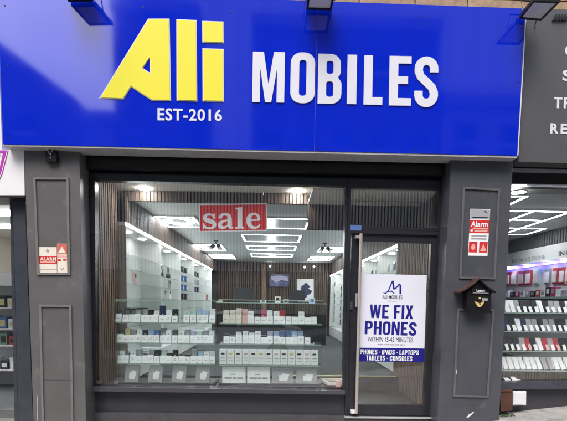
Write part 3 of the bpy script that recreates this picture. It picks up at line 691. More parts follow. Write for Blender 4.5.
xtext('DONE', [(532.4, 256.4), (545, 254.6), (545, 258.8), (532.4, 260.6)], XR - .0605, 'grey_print', bn)
xtext('IN', [(558.8, 251.8), (564.4, 250.9), (564.4, 255.4), (558.8, 256.3)], XR - .0605, 'ink', bn, .02)
xtext('R', [(566.0, 250.8), (569, 250.3), (569, 254.8), (566, 255.3)], XR - .0605, 'ink', bn, .02)
vl = thing('violet_light', 'violet strip light glowing under the white banner in the right shop', 'strip light', (XR - .02, 3.5, zb_ - .05))
bm = nb(); box(bm, XR - .045, XR - .005, .95, 7.35, zb_ - .045, zb_ - .003); obj('tube', bm, 'lamp_violet', vl)
for u, v in ((508.8, 269.5), (526, 267.2), (545.5, 264.7), (563, 262.5)):
    p = PX(u, v, XR - .16); bm = nb(); disc(bm, p, .035, 'Z', .02, 12); obj('spot_lens', bm, 'lamp_shop', vl)
bm = nb(); box(bm, XR - .22, XR + .01, .95, 7.35, zb_ - .003, zb_ - .0005 + .0); obj('canopy', bm, 'white_plastic', vl)
# packs hanging on that wall
hp = thing('pegboard', 'pale pegboard under the violet light in the right shop', 'board', (XR, 3.5, ZC))
bm = nb(); box(bm, XR + .0, XR + .04, .95, 7.35, ZC - 1.0, zb_ - .05); obj('board', bm, 'mint', hp)
cols = ['box_red', 'box_pink', 'box_magbox', 'box_red', 'box_mintbox', 'box_grey', 'box_red', 'box_red', 'box_pink']
us = [505, 512, 519, 526, 534, 545, 553, 560, 566.5]
for i, u in enumerate(us):
    v0 = 302 - (u - 273)/235*(302 - 274.5) + 1; p0 = PX(u, 272.5 - (u-505)*.09, XR - .03); p1 = PX(u + 5.6, 271.9 - (u-505)*.09, XR - .03); hh = .27
    th = thing('blister_pack', cols[i][4:].replace('magbox', 'crimson').replace('mintbox', 'mint') + ' accessory pack hanging under the violet light in the right shop, ' + ['leftmost', 'second', 'third', 'fourth', 'fifth', 'sixth', 'seventh', 'eighth', 'rightmost'][i], 'pack', p0 - Vector((0, 0, hh)), 'packs hanging in the right shop')
    ya, yb = sorted((p0.y, p1.y)); yb = max(yb, ya + .14)
    bm = nb(); box(bm, XR - .035, XR - .001, ya, yb, p0.z - hh, p0.z); obj('card', bm, cols[i], th)
    bm = nb(); box(bm, XR - .06, XR - .0352, ya + .03, yb - .03, p0.z - hh + .03, p0.z - .06); obj('blister', bm, 'box_white' if i % 2 else 'box_cream', th)

sb2 = thing('wall_shelf', 'pale shelf of small goods under the hanging packs in the right shop', 'shelf', (XR - .2, 3.5, ZC + .05))
zsh = PX(540, 297.5, XR - .2).z
bm = nb(); box(bm, XR - .22, XR - .001, 1.5, 7.3, zsh - .02, zsh); obj('board', bm, 'paper', sb2)
bm = nb(); box(bm, XR - .226, XR - .2205, 1.5, 7.3, zsh - .024, zsh + .012); obj('edge_strip', bm, 'glass_edge', sb2)
for i in range(13):
    u = 503.5 + i*5.2; p0 = PX(u, 290, XR - .15); m_ = ['box_red', 'box_white', 'box_dark', 'box_magbox', 'box_white', 'box_steelgrey', 'box_dark'][i % 7]; h = random.uniform(.10, .17)
    th = thing('goods_box', ['red', 'white', 'dark', 'crimson', 'white', 'grey', 'dark'][i % 7] + ' small box on the pale shelf under the hanging packs in the right shop', 'box', (p0.x, p0.y, zsh), 'small boxes on the pale shelf in the right shop')
    bm = nb(); box(bm, XR - .19, XR - .10, p0.y - .06, p0.y + .06, zsh + .001, zsh + h); obj('carton', bm, m_, th, bevel=.003, seg=1)
    bm = nb(); box(bm, XR - .193, XR - .1905, p0.y - .035, p0.y + .035, zsh + h*.4, zsh + h*.85); obj('label_panel', bm, 'box_white' if i % 2 else 'box_grey', th)
# window rack of the right shop
rk = thing('window_rack', 'glass shelved rack standing in the right shop window', 'display rack', PY(540, 371, .25))
rows_ = [(312.6, .16, .42), (331.2, .14, .42), (350.8, .12, .42), (370.4, .10, .42)]
RZ = []
for i, (v, y0, y1) in enumerate(rows_):
    z = PY(535, v, y0).z; RZ.append(z)
    bm = nb(); box(bm, RX0 + .02, 5.05, y0, y1, z - .012, z); obj('glass_shelf', bm, 'shelf_glass', rk)
    bm = nb(); box(bm, RX0 + .02, 5.05, y0 - .006, y0 - .0005, z - .012, z + .001); obj('shelf_edge', bm, 'glass_edge', rk)
bm = nb(); box(bm, RX0 + .01, 5.05, .42, .44, RZ[3] - .10, ZC + .03); obj('back_glass', bm, 'shelf_glass', rk)
bm = nb(); 
zr0, zr1 = PY(535, 381.6, .14).z, RZ[3] - .016
box(bm, RX0 + .01, 5.05, .16, .19, zr0, zr1); obj('plinth', bm, 'slat_back', rk)
bm = nb(); x = RX0 + .02
while x < 5.0: box(bm, x, x + .022, .145, .1595, zr0, zr1); x += .034
tag(obj('ribs', bm, 'wood_slat_dark', rk), kind='stuff')
SHARE = {}
def shared_box(key, sx, sy, sz, m, bevel=.0):
    if key not in SHARE:
        bm = nb(); box(bm, -sx/2, sx/2, -sy/2, sy/2, 0, sz)
        if bevel: bmesh.ops.bevel(bm, geom=bm.edges[:], offset=bevel, segments=1, affect='EDGES')
        me = bpy.data.meshes.new(key); bmesh.ops.recalc_face_normals(bm, faces=bm.faces); bm.to_mesh(me); bm.free(); me.materials.append(MATS[m]); SHARE[key] = me
    return SHARE[key]
def put(name, me, parent, loc, rot=(0, 0, 0)):
    o = bpy.data.objects.new(name, me); o.location = loc; o.rotation_euler = rot; return link(o, parent)
def tagged_phone(x, y, z, phone, tagm, tall, label, group):
    th = thing('display_phone', label, 'phone', (x, y, z), group)
    lean = math.radians(-22); yaw_ = random.uniform(-.08, .08)
    th.rotation_euler = (0, 0, yaw_)
    put('handset', shared_box('handset_' + phone, .064, .009, .150, phone, .002), th, (-.004, .024, .002), (lean, 0, 0))
    put('price_tag', shared_box(f'tag_{tagm}_{tall}', .046 if tall else .036, .002, .135 if tall else .072, tagm), th, (.004 if tall else .01, .0, .003), (lean, -.14 + random.uniform(-.06, .06), 0))
    return th
ordn = ['top', 'second', 'third', 'bottom']
seqs = ['TTssssTssssTsss', 'dsTdssssssssTss', 'ssssrsTrsrssTsr', 'sssssssgg sssssss']
for i, (z, sq) in enumerate(zip(RZ, seqs)):
    u0 = (507.2, 508, 506.5, 506)[i]
    x = PY(u0, 330, .2).x; k = 0
    while x < 3.62 and k < 18:
        ch = sq[k % len(sq)]
        col = {'r': 'box_red', 'g': 'box_steelgrey', 'T': 'box_white', 'd': 'box_navybox'}.get(ch, random.choice(['box_dark', 'box_dark', 'box_dark', 'box_steelgrey', 'box_grey']) if i < 3 else 'box_white')
        tg = {'r': 'box_pink', 'g': 'box_steelgrey'}.get(ch, 'box_white')
        tagged_phone(x, (.19, .17, .15, .14)[i] + .02, z, col, tg, ch == 'T' or i == 3,
                     {'T': f'phone box with tall white tag on the {ordn[i]} shelf of the right shop window', 'r': f'red phone with pink tag on the {ordn[i]} shelf of the right shop window', 'g': f'square grey box on the {ordn[i]} shelf of the right shop window', 'd': f'dark navy phone on the {ordn[i]} shelf of the right shop window'}.get(ch, f'{col[4:].replace("steelgrey", "pale grey")} phone with white price tag on the {ordn[i]} shelf of the right shop window'), f'phones on the {ordn[i]} rack shelf in the right window')
        x += .0685; k += 1
pp = thing('paper_stack', 'loose white papers lying on the sill of the right shop window', 'papers', PY(514, 381.5, .1))
for k, (u0, u1, v) in enumerate(((504, 513, 378), (511, 520, 377), (516, 525, 379.5))):
    p0, p1 = PY(u0, v, .12), PY(u1, 381.6, .09); z0 = PY(514, 382.2, .1).z
    bm = nb(); hexa(bm, [Vector((p0.x, .135, p0.z)), Vector((p0.x + .05, .135, p0.z)), Vector((p1.x, .085, z0 + .004)), Vector((p1.x - .08, .085, z0 + .004))],
                   [Vector((p0.x, .137, p0.z + .003)), Vector((p0.x + .05, .137, p0.z + .003)), Vector((p1.x, .087, z0 + .007)), Vector((p1.x - .08, .087, z0 + .007))]); obj('sheet', bm, 'paper', pp)

# ------------------------------------------------------------------ left-hand shop (a sliver)
ls = thing('neighbour_shopfront', 'blue grey shopfront post and window under the white sign at far left', 'shopfront', PY(18, 420, 0))
bm = nb(); qbox(bm, [(12.5, 197.8), (24.8, 197.8), (33.6, 440), (19, 440)], -.10, .2); obj('post', bm, 'frame_blue', ls, bevel=.005)
bm = nb(); qbox(bm, [(9.6, 197.8), (12.2, 197.8), (18.8, 440), (15.0, 440)], -.04, .15); obj('window_jamb', bm, 'frame_blue', ls, bevel=.003)
bm = nb(); qbox(bm, [(-190, 197.8), (9.4, 197.8), (9.6, 201), (-190, 201)], -.04, .15); obj('window_head', bm, 'black_paint', ls)
bm = nb(); qbox(bm, [(-190, 200.8), (9.8, 200.8), (16, 440), (-190, 440)], .05, .058); obj('pane', bm, 'window_glass', ls)
roomshell(-6.2, -2.55, .25, 6., ZC - 1.3, CZ + .1, 'carpet', 'ceiling', 'beige_panel', 'l')
for y_ in (1.2, 2.3, 3.6):
    tl = thing('ceiling_strip', 'long white ceiling strip light seen through the far left window', 'ceiling light', (-4.2, y_, CZ + .1), 'strip lights in the far left shop')
    bm = nb(); box(bm, -5.8, -2.65, y_, y_ + .22, CZ + .06, CZ + .0995); obj('tube', bm, 'lamp_shop', tl)
sh = thing('stock_shelf', 'white shelf unit stacked with goods inside the far left shop', 'shelf', (-4., 1.4, ZC - 1.3))
bm = nb(); box(bm, -5.6, -2.62, 1.75, 1.8, ZC - 1.299, ZC + .25); obj('back_panel', bm, 'mint', sh)
bm = nb(); box(bm, -5.6, -2.62, 1.30, 1.33, ZC + .201, ZC + .36); obj('header_board', bm, 'paper', sh)
for z in (-1.0, -.65, -.42, -.12, .2):
    bm = nb(); box(bm, -5.6, -2.62, 1.3, 1.749, ZC + z - .02, ZC + z); obj('shelf_board', bm, 'paper', sh)
for iz, z in enumerate((-1.0, -.65, -.42, -.12)):
    for k in range(6):
        x = -3.42 - k*.13; h = random.uniform(.1, .19); cn_ = ['red', 'blue', 'white', 'dark', 'cream', 'green'][(k*5 + iz*2) % 6]
        o = thing('carton', f'{cn_} carton on the {["lowest", "second", "third", "highest"][iz]} board of the white shelf in the far left shop', 'carton', (x, 1.4, ZC + z), 'cartons in the far left shop')
        bm = nb(); box(bm, x - .05, x + .05, 1.35, 1.5, ZC + z + .001, ZC + z + h); obj('body', bm, 'box_' + cn_, o)
        bm = nb(); box(bm, x - .035, x + .035, 1.348, 1.3499, ZC + z + .03, ZC + z + h*.7); obj('label_panel', bm, random.choice(['box_white', 'box_dark', 'box_yellow']), o)

# ------------------------------------------------------------------ inside the phone shop
YB = 14.1 - D                      # back wall
XL, XRr = -2.25, 2.32
FZ = ZC - 1.08; EZ = ZC - 1.27
bm = nb(); box(bm, XL, XRr, 1.45, YB, FZ - .12, FZ); struct(obj('floor', bm, 'carpet'))
bm = nb(); box(bm, XL, XRr, .20, 1.45, EZ - .12, EZ); struct(obj('entrance_floor', bm, 'tile_floor'))
bm = nb(); box(bm, XL, XRr, 1.42, 1.45 - .0005, EZ + .001, FZ + .004); struct(obj('step_riser', bm, 'wall_dark'))
bm = nb(); box(bm, .2, XRr - .5, 1.415, 1.45, FZ + .0045, FZ + .016); ng = obj('step_nosing', bm, 'nosing'); tag(ng, 'pale yellow step edge across the floor behind the door', 'step edge')
YBK = 5.35 - D + .20               # drop from the raised strip at the window to the main ceiling
bm = nb(); box(bm, XL, XRr, YBK, YB, CZ, CZ + .1); struct(obj('ceiling', bm, 'ceiling'))
ZU = CZ + .078
bm = nb(); box(bm, XL, XRr, .05, YBK - .0003, ZU, ZU + .1); struct(obj('window_soffit', bm, 'bulkhead_cream'))
for x0, x1 in ((XL - .1, XL), (XRr, XRr + .1)):
    bm = nb(); box(bm, x0, x1, .05, YB, EZ - .12, ZU + .1); struct(obj('wall', bm, 'wall_dark'))
bm = nb(); box(bm, XL - .1, XRr + .1, YB, YB + .1, EZ - .12, ZU + .1); struct(obj('wall', bm, 'wall_dark'))
for q_, lb in (([(350, 184), (440, 186), (439.6, 203), (350, 201.6)], 'cream board added for a brighter band inside the fanlight over the door'),):
    pv = thing('added_board', lb, 'added_board', PY(*q_[3], .42))
    bm = nb(); qbox(bm, q_, .42, .445); obj('board', bm, 'bulkhead_cream', pv, bevel=.004)  # upright board added to catch light where the soffit stays dark
    bm = nb(); qbox(bm, [(q_[3][0], q_[3][1] - .9), (q_[2][0], q_[2][1] - .9), q_[2], q_[3]], .412, .4195); obj('edge_bead', bm, 'beige_panel', pv)
def slats_y(name, label, X, y0, y1, z0, z1, face, m='wood_slat', pitch=.062, wd=.038):
    """slatted wall along Y, facing +X or -X"""
    th = thing(name, label, 'wall panel', (X, (y0+y1)/2, z0)); s = face
    bm = nb(); box(bm, *sorted((X - s*.03, X - s*.002)), y0, y1, z0, z1); obj('backing', bm, 'slat_back', th)
    bm = nb(); y = y0 + .01
    while y < y1 - wd: box(bm, *sorted((X - s*.0015, X + s*.020)), y, y + wd, z0 + .002, z1 - .002); y += pitch
    tag(obj('slats', bm, m, th), kind='stuff'); return th
def slats_x(name, label, Y, x0, x1, z0, z1, m='wood_slat', pitch=.062, wd=.038):
    th = thing(name, label, 'wall panel', ((x0+x1)/2, Y, z0))
    bm = nb(); box(bm, x0, x1, Y + .002, Y + .03, z0, z1); obj('backing', bm, 'slat_back', th)
    bm = nb(); x = x0 + .01
    while x < x1 - wd: box(bm, x, x + wd, Y - .02, Y + .0015, z0 + .002, z1 - .002); x += pitch
    tag(obj('slats', bm, m, th), kind='stuff'); return th
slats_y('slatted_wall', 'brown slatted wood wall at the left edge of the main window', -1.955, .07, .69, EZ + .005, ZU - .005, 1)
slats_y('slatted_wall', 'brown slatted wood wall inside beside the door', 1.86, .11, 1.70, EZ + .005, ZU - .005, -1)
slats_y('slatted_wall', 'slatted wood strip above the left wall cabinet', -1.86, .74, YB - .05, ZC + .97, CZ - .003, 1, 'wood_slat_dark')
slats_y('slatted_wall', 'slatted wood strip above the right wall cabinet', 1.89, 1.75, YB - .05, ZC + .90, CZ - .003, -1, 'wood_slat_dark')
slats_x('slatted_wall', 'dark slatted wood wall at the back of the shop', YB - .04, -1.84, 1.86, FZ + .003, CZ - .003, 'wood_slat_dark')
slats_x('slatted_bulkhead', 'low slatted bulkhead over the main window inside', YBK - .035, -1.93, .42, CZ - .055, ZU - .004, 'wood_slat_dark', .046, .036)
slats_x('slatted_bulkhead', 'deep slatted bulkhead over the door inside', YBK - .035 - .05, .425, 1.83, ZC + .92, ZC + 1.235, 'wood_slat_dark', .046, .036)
bm = nb(); box(bm, .425, 1.83, .06, YBK - .11, ZC + 1.235, ZC + 1.26); struct(obj('door_soffit', bm, 'bulkhead_cream'))

# wall cabinets with glass shelves
def wall_cabinet(label, side, y0, y1, ztop, bays, xf):
    s = side                                       # -1 left wall, +1 right wall
    xb = xf + s*.33
    th = thing('wall_cabinet', label, 'cabinet', (xb, y0, FZ))
    bm = nb(); box(bm, *sorted((xb, xb + s*.02)), y0 + .02, y1, FZ + .002, ztop); obj('back_panel', bm, 'mint', th)
    bm = nb(); box(bm, *sorted((xf - s*.005, xb + s*.02)), y0 - .001, y0 + .0195, FZ - (.18 if s < 0 else 0) + .002, ztop); obj('end_panel', bm, 'beige_panel' if s < 0 else 'mint', th)
    bm = nb(); box(bm, *sorted((xf, xb + s*.02)), y0 + .0, y1, ztop + .001, ztop + .045); obj('top_panel', bm, 'mint', th)
    bm = nb(); box(bm, *sorted((xf - s*.012, xf - s*.001)), y0 + .0, y1, ztop - .002, ztop + .03); obj('light_edge', bm, 'lamp_cabinet', th)
    n = len(bays) - 1
    for k, y in enumerate(bays[1:]):
        bm = nb(); box(bm, *sorted((xf + s*.004, xb - s*.001)), y - .012, y + .012, FZ + .30, ztop - .001); obj('divider', bm, 'mint', th)
    bm = nb(); box(bm, *sorted((xf + s*.004, xb - s*.001)), y0 + .021, y1, FZ + .02, FZ + .29); obj('plinth', bm, 'mint', th)
    levels = [ztop - .33 - .19*i for i in range(7) if ztop - .33 - .19*i > FZ + .35]
    for k in range(n):
        ya, yb = bays[k] + .022, bays[k+1] - .014
        for z in levels:
            bm = nb(); box(bm, *sorted((xf + s*.03, xb - s*.001)), ya, yb, z - .008, z); obj('glass_shelf', bm, 'shelf_glass', th)
        for f in ((.3, .7)):
            bm = nb(); disc(bm, (xf + s*.15, ya + (yb-ya)*f, ztop - .012), .055, 'Z', .011, 12); obj('downlight', bm, 'lamp_spot', th)
        bm = nb(); box(bm, *sorted((xb - s*.018, xb - s*.003)), ya + .02, ya + .035, FZ + .35, ztop - .02); obj('led_strip', bm, 'lamp_cabinet', th)
    return levels, xb
LB = [5.41 - D, 7.09 - D, 8.57 - D, 10.08 - D, 11.67 - D, 12.9 - D]
lvL, xbL = wall_cabinet('white lit wall cabinet with glass shelves along the left wall', -1, LB[0], LB[-1], ZC + .93, LB, -1.85)
RBs = [6.45 - D, 7.7 - D, 9.0 - D, 10.3 - D, 11.6 - D, 12.9 - D, 14.0 - D]
lvR, xbR = wall_cabinet('white lit wall cabinet with glass shelves along the right wall', 1, RBs[0], RBs[-1], ZC + .86, RBs, 1.88)
def case(x, y, z, m, label, group, sx=.012, sy=.085, sz=.16, screen='box_dark'):
    th = thing('phone_case', label, 'phone case', (x, y, z), group)
    bm = nb(); box(bm, x - sx/2, x + sx/2, y - sy/2, y + sy/2, z + .001, z + sz); obj('shell', bm, m, th, bevel=.004, seg=1)
    bm = nb(); box(bm, x + sx/2 + .0005, x + sx/2 + .004, y - sy*.32, y + sy*.32, z + sz*.62, z + sz*.9); obj('camera_bump', bm, screen, th)
for i, (bay, lv, m_) in enumerate([(0, 1, 'box_grey'), (0, 2, 'box_pink'), (1, 2, 'box_grey'), (1, 2, 'box_grey'), (1, 3, 'box_steelgrey'), (1, 3, 'box_cream'), (4, 2, 'box_pink'), (4, 1, 'box_dark'), (4, 3, 'box_red')]):
    if lv < len(lvL):
        y = LB[bay] + .35 + (i % 3)*.38
        case(xbL + .2, y, lvL[lv], m_, f'slim {m_[4:].replace("steelgrey", "pale grey")} case in bay {["one", "two", "three", "four", "five"][bay]} of the left cabinet, shelf {["one", "two", "three", "four"][lv]} from the top', 'phone cases in the left cabinet', .03, .10, .17)
def headset(x, y, z, label, group):
    th = thing('headphones', label, 'headphones', (x, y, z), group)
    pts = [(x, y + .075*math.cos(a_), z + .10 + .085*math.sin(a_)) for a_ in [math.radians(-20 + 220*i/14) for i in range(15)]]
    bm = nb(); tube(bm, pts, .009, 6); obj('band', bm, 'box_dark', th)
    for sy in (-1, 1):
        bm = nb(); disc(bm, (x - .02, y + sy*.07, z + .055), .034, 'X', .04, 12); obj('ear_cup', bm, 'box_dark', th)
    bm = nb(); box(bm, x - .03, x + .03, y - .03, y + .03, z + .001, z + .012); tube(bm, [(x, y, z + .012), (x, y, z + .18)], .006, 6); obj('stand', bm, 'white_plastic', th)
for y_, lv in ((LB[1] + .5, 1), (LB[1] + 1.0, 1)): headset(xbL + .2, y_, lvL[lv], 'dark headphones on a stand in the left cabinet', 'headphones in the left cabinet')
for bay, lv, m_ in ((2, 0, 'box_dark'), (2, 1, 'box_blue'), (2, 2, 'box_blue'), (2, 3, 'box_dark'), (3, 0, 'box_dark'), (3, 2, 'box_navybox'), (3, 1, 'box_grey')):
    for k in range(3):
        y = LB[bay] + .35 + k*.33; z = lvL[lv]; x = xbL + .2
        th = thing('speaker_box', f'small {m_[4:].replace("box", "")} speaker in bay {["three", "four"][bay - 2]} of the left cabinet, shelf {["one", "two", "three", "four"][lv]} from the top', 'speaker', (x, y, z), 'small speakers in the left cabinet')
        bm = nb(); box(bm, x - .05, x + .05, y - .07, y + .07, z + .001, z + .13); obj('case', bm, m_, th, bevel=.01, seg=1)
        bm = nb(); disc(bm, (x + .0505, y, z + .06), .04, 'X', .006, 12); obj('grille', bm, 'box_white' if m_ == 'box_blue' else 'box_grey', th)
th = thing('game_console', 'flat dark games console on a lower shelf of the left cabinet', 'console', (xbL + .2, LB[0] + .7, lvL[4]))
bm = nb(); box(bm, xbL + .06, xbL + .29, LB[0] + .15, LB[0] + 1.05, lvL[4] + .001, lvL[4] + .05); obj('case', bm, 'box_dark', th, bevel=.008)
bm = nb(); box(bm, xbL + .291, xbL + .295, LB[0] + .2, LB[0] + 1.0, lvL[4] + .022, lvL[4] + .028); obj('disc_slot', bm, 'box_green', th)
for bay in range(6):
    for iz, z in enumerate(lvR):
        for k in range(3):
            if random.random() < .85:
                y = RBs[bay] + .25 + k*.36; x = xbR - .2
                th = thing('phone_case', f'{["black", "navy", "grey"][(bay+k) % 3]} phone case on shelf {["one", "two", "three", "four", "five", "six", "seven"][iz]} from the top of the right wall cabinet, {["first", "second", "third", "fourth", "fifth", "last"][bay]} bay', 'phone case', (x, y, z), 'phone cases in the right cabinet')
                put('shell', shared_box('case_' + str((bay+k) % 3), .02, .085, .15, ['box_dark', 'box_navybox', 'box_grey'][(bay+k) % 3], .003), th, (0, 0, .002))
                put('card', shared_box('case_card', .004, .10, .05, 'box_white'), th, (-.013, 0, .12))

# ceiling lights (double rectangles down the middle, diamond panels at the sides)
def frame_light(x0, x1, ya, yb, label, mid=True, diamond=False, group=None, r=.0145):
    th = thing('frame_light', label, 'ceiling light', ((x0+x1)/2, (ya+yb)/2, CZ), group)
    z = CZ - .030; V = lambda x, y: Vector((x, y, z))
    bm = nb(); ring3(bm, [V(x0, ya), V(x1, ya), V(x1, yb), V(x0, yb)], [V(x0+2*r, ya+2*r), V(x1-2*r, ya+2*r), V(x1-2*r, yb-2*r), V(x0+2*r, yb-2*r)], Vector((0, 0, .0025))); obj('outer_tube', bm, 'lamp_white', th)
    h3 = Vector((0, 0, .003)); bm = nb(); ring3(bm, [V(x0-.004, ya-.004) + h3, V(x1+.004, ya-.004) + h3, V(x1+.004, yb+.004) + h3, V(x0-.004, yb+.004) + h3], [V(x0+2*r+.004, ya+2*r+.004) + h3, V(x1-2*r-.004, ya+2*r+.004) + h3, V(x1-2*r-.004, yb-2*r-.004) + h3, V(x0+2*r+.004, yb-2*r-.004) + h3], Vector((0, 0, .0265))); obj('housing', bm, 'white_plastic', th)
    xm, ym = (x0+x1)/2, (ya+yb)/2
    if mid:
        bm = nb(); box(bm, xm - .022, xm + .022, ya + 2*r + .001, yb - 2*r - .001, z + .001, z + .0035); obj('middle_tube', bm, 'lamp_white', th)
    if diamond:
        k = .05
        P = [V(xm, ya+k), V(x1-k, ym), V(xm, yb-k), V(x0+k, ym)]; cc = V(xm, ym); Q_ = [cc + (p-cc)*.93 for p in P]
        bm = nb(); ring3(bm, [p + Vector((0, 0, .003)) for p in P], [p + Vector((0, 0, .003)) for p in Q_], Vector((0, 0, .002))); obj('diamond_tube', bm, 'lamp_white', th)
pos = ['nearest the window', 'second from the window', 'third from the window', 'farthest from the window']
for i, (v0, v1) in enumerate([(218.6, 228.6), (235, 242), (246, 250.4), (254, 257)]):
    ya, yb = PZ(271, v0, CZ - .03).y, PZ(271, v1, CZ - .03).y
    xa = (231 if i == 0 else (241, 241.4, 246.2, 250.4)[i]); xe = (309, 302, 297, 293.4)[i]
    pa, pe = PZ(xa, v0, CZ - .03), PZ(xe, v0, CZ - .03)
    frame_light(-.68 if i == 0 else pa.x, .56 if i == 0 else pe.x, ya, yb, f'double rectangle white light on the shop ceiling, {pos[i]}', True, False, 'double rectangle ceiling lights')
for i, (a_, b_, v0, v1) in enumerate([(154, 193, 216.8, 227), (193, 221, 244.6, 250), (208, 232, 254.6, 258.6)]):
    pa, pb2 = PZ(a_, v0, CZ - .03), PZ(b_, v0, CZ - .03); ya, yb = pa.y, PZ(a_, v1, CZ - .03).y
    frame_light(pa.x, pb2.x, ya, yb, f'diamond patterned light panel on the left of the ceiling, {pos[i] if i < 2 else "farthest back"}', False, True, 'diamond ceiling lights')
for i, (a_, b_, v0, v1) in enumerate([(321, 351, 247.4, 252), (311, 335, 256.4, 260.4)]):
    pa, pb2 = PZ(a_, v0, CZ - .03), PZ(b_, v0, CZ - .03); ya, yb = pa.y, PZ(a_, v1, CZ - .03).y
    frame_light(pa.x, pb2.x, ya, yb, f'diamond patterned light panel on the right of the ceiling, {"nearer" if i == 0 else "farther back"}', False, True, 'diamond ceiling lights')
for i, (u, v) in enumerate(((145.5, 191.6), (296, 197.4))):
    c = PZ(u, v - 2.2, ZU); c.y = min(c.y, YBK - .16)
    dl = thing('downlight', ('round downlight in the window soffit above the left cabinet', 'round downlight in the window soffit right of the sale sign')[i], 'ceiling light', c)
    bm = nb(); disc(bm, c - Vector((0, 0, .016)), .058, 'Z', .012, 24); obj('lens', bm, 'lamp_down', dl)
    ro = [c + Vector((.074*math.cos(2*math.pi*k/24), .074*math.sin(2*math.pi*k/24), -.0035)) for k in range(24)]
    ri = [c + Vector((.060*math.cos(2*math.pi*k/24), .060*math.sin(2*math.pi*k/24), -.0035)) for k in range(24)]
    bm = nb(); ring3(bm, ro, ri, Vector((0, 0, .0032))); obj('rim', bm, 'white_plastic', dl)
for i, (u, v) in enumerate(((216, 240.5), (325, 243))):
    c = PZ(u, v, CZ - .0)
    th = thing('spotlight', ('twin headed dark ceiling spotlight left of the double lights', 'twin headed dark ceiling spotlight right of the double lights')[i], 'spotlight', c)
    bm = nb(); disc(bm, c - Vector((0, 0, .02)), .05, 'Z', .0195, 12); obj('rose', bm, 'box_dark', th)
    bm = nb(); tube(bm, [c - Vector((0, 0, .021)), c - Vector((0, 0, .09))], .012, 8); obj('stem', bm, 'box_dark', th)
    for sx in (-1, 1):
        bm = nb(); p = c + Vector((sx*.05, -.03, -.11)); tube(bm, [p, p + Vector((sx*.05, -.10, -.07))], .042, 10); hd_ = obj('head', bm, 'box_dark', th)
        bm = nb(); q = p + Vector((sx*.0505, -.101, -.0707)); tube(bm, [q, q + Vector((sx*.004, -.008, -.0056))], .034, 10); obj('lens', bm, 'box_cream', hd_)

# back wall: screen, poster, pillar, little wall lights, counter
Yw = YB - .07
def wq(q): return [PY(u, v, Yw) for u, v in q]
th = thing('wall_screen', 'wide screen with a bluish picture on the back wall', 'screen', PY(279, 287, Yw))
bm = nb(); qbox(bm, [(268.8, 273.2), (289.6, 273.6), (289.4, 287.4), (268.6, 287)], Yw - .04, Yw + .008); obj('case', bm, 'box_dark', th)
bm = nb(); qbox(bm, [(269.6, 274), (288.8, 274.3), (288.6, 286.6), (269.4, 286.3)], Yw - .042, Yw - .0405); obj('picture', bm, 'tv_picture', th)
print_px('picture_shape', [[(271, 276), (280, 275.4), (287.6, 276.8), (288, 281), (281, 280), (276, 282.4), (271, 279)]], Yw - .0425, 'box_lilac', th, .002)
th = thing('poster', 'white poster with a dark splash figure on the back wall', 'poster', PY(305, 301, Yw))
bm = nb(); qbox(bm, [(296.8, 278.8), (313.6, 279), (313.8, 301.6), (296.8, 301.4)], Yw - .02, Yw + .008); obj('sheet', bm, 'paper', th)
blob = [(305.4 + (5.4 + 1.5*math.sin(5*a_) + math.cos(9*a_))*math.cos(a_), 290.6 + (6.6 + 1.3*math.sin(4*a_ + 1))*math.sin(a_)) for a_ in [2*math.pi*i/36 for i in range(36)]]
print_px('figure', [blob], Yw - .0205, 'box_navybox', th, .002)
th = thing('wall_post', 'lighter brown timber post on the back wall', 'post', PY(264, 305, Yw - .02))
bm = nb(); qbox(bm, [(261.8, 263.8), (266, 263.8), (265.8, 316), (261.8, 316)], Yw - .06, Yw + .005); obj('post', bm, 'wood_slat', th, bevel=.01)
bm = nb(); qbox(bm, [(261.4, 314), (266.4, 314), (266.2, 317), (261.4, 317)], Yw - .08, Yw - .061); obj('foot', bm, 'wood_slat_dark', th)
for u, v in ((304.6, 267), (314, 266.6), (270.2, 266)):
    c = PY(u, v, Yw - .06); th = thing('wall_light', 'tiny white lamp high on the back wall', 'wall light', c, 'small lamps on the back wall')
    bm = nb(); disc(bm, c, .03, 'Y', .03, 10); obj('globe', bm, 'lamp_shop', th)
    bm = nb(); disc(bm, c + Vector((0, .031, 0)), .042, 'Y', .02, 10); obj('mount', bm, 'box_dark', th)
ct = thing('glass_counter', 'dark glass serving counter at the back of the shop', 'counter', (.1, 6.2, FZ))
zc_ = ZC - .02
bm = nb(); box(bm, -1.35, 1.35, 6.0, 6.55, FZ + .002, zc_ - .28); obj('body', bm, 'counter_dark', ct, bevel=.01)
bm = nb(); box(bm, -1.33, 1.33, 6.01, 6.54, zc_ - .279, zc_ - .02); obj('glass_case', bm, 'shelf_glass', ct)
bm = nb(); box(bm, -1.36, 1.36, 5.98, 6.56, zc_ - .019, zc_); obj('top', bm, 'glass_edge', ct)
for x, lb, w_, h_ in ((-.75, 'dark monitor standing on the left of the back counter', .46, .30), (.62, 'dark monitor standing on the right of the back counter', .40, .26)):
    o = thing('monitor', lb, 'monitor', (x, 6.3, zc_))
    bm = nb(); box(bm, x - .11, x + .11, 6.22, 6.40, zc_ + .001, zc_ + .014); tube(bm, [(x, 6.33, zc_ + .014), (x, 6.33, zc_ + .16)], .016, 8); obj('stand', bm, 'box_dark', o)
    bm = nb(); box(bm, x - w_/2, x + w_/2, 6.27, 6.31, zc_ + .07, zc_ + .07 + h_); obj('back_shell', bm, 'box_dark', o, bevel=.008)
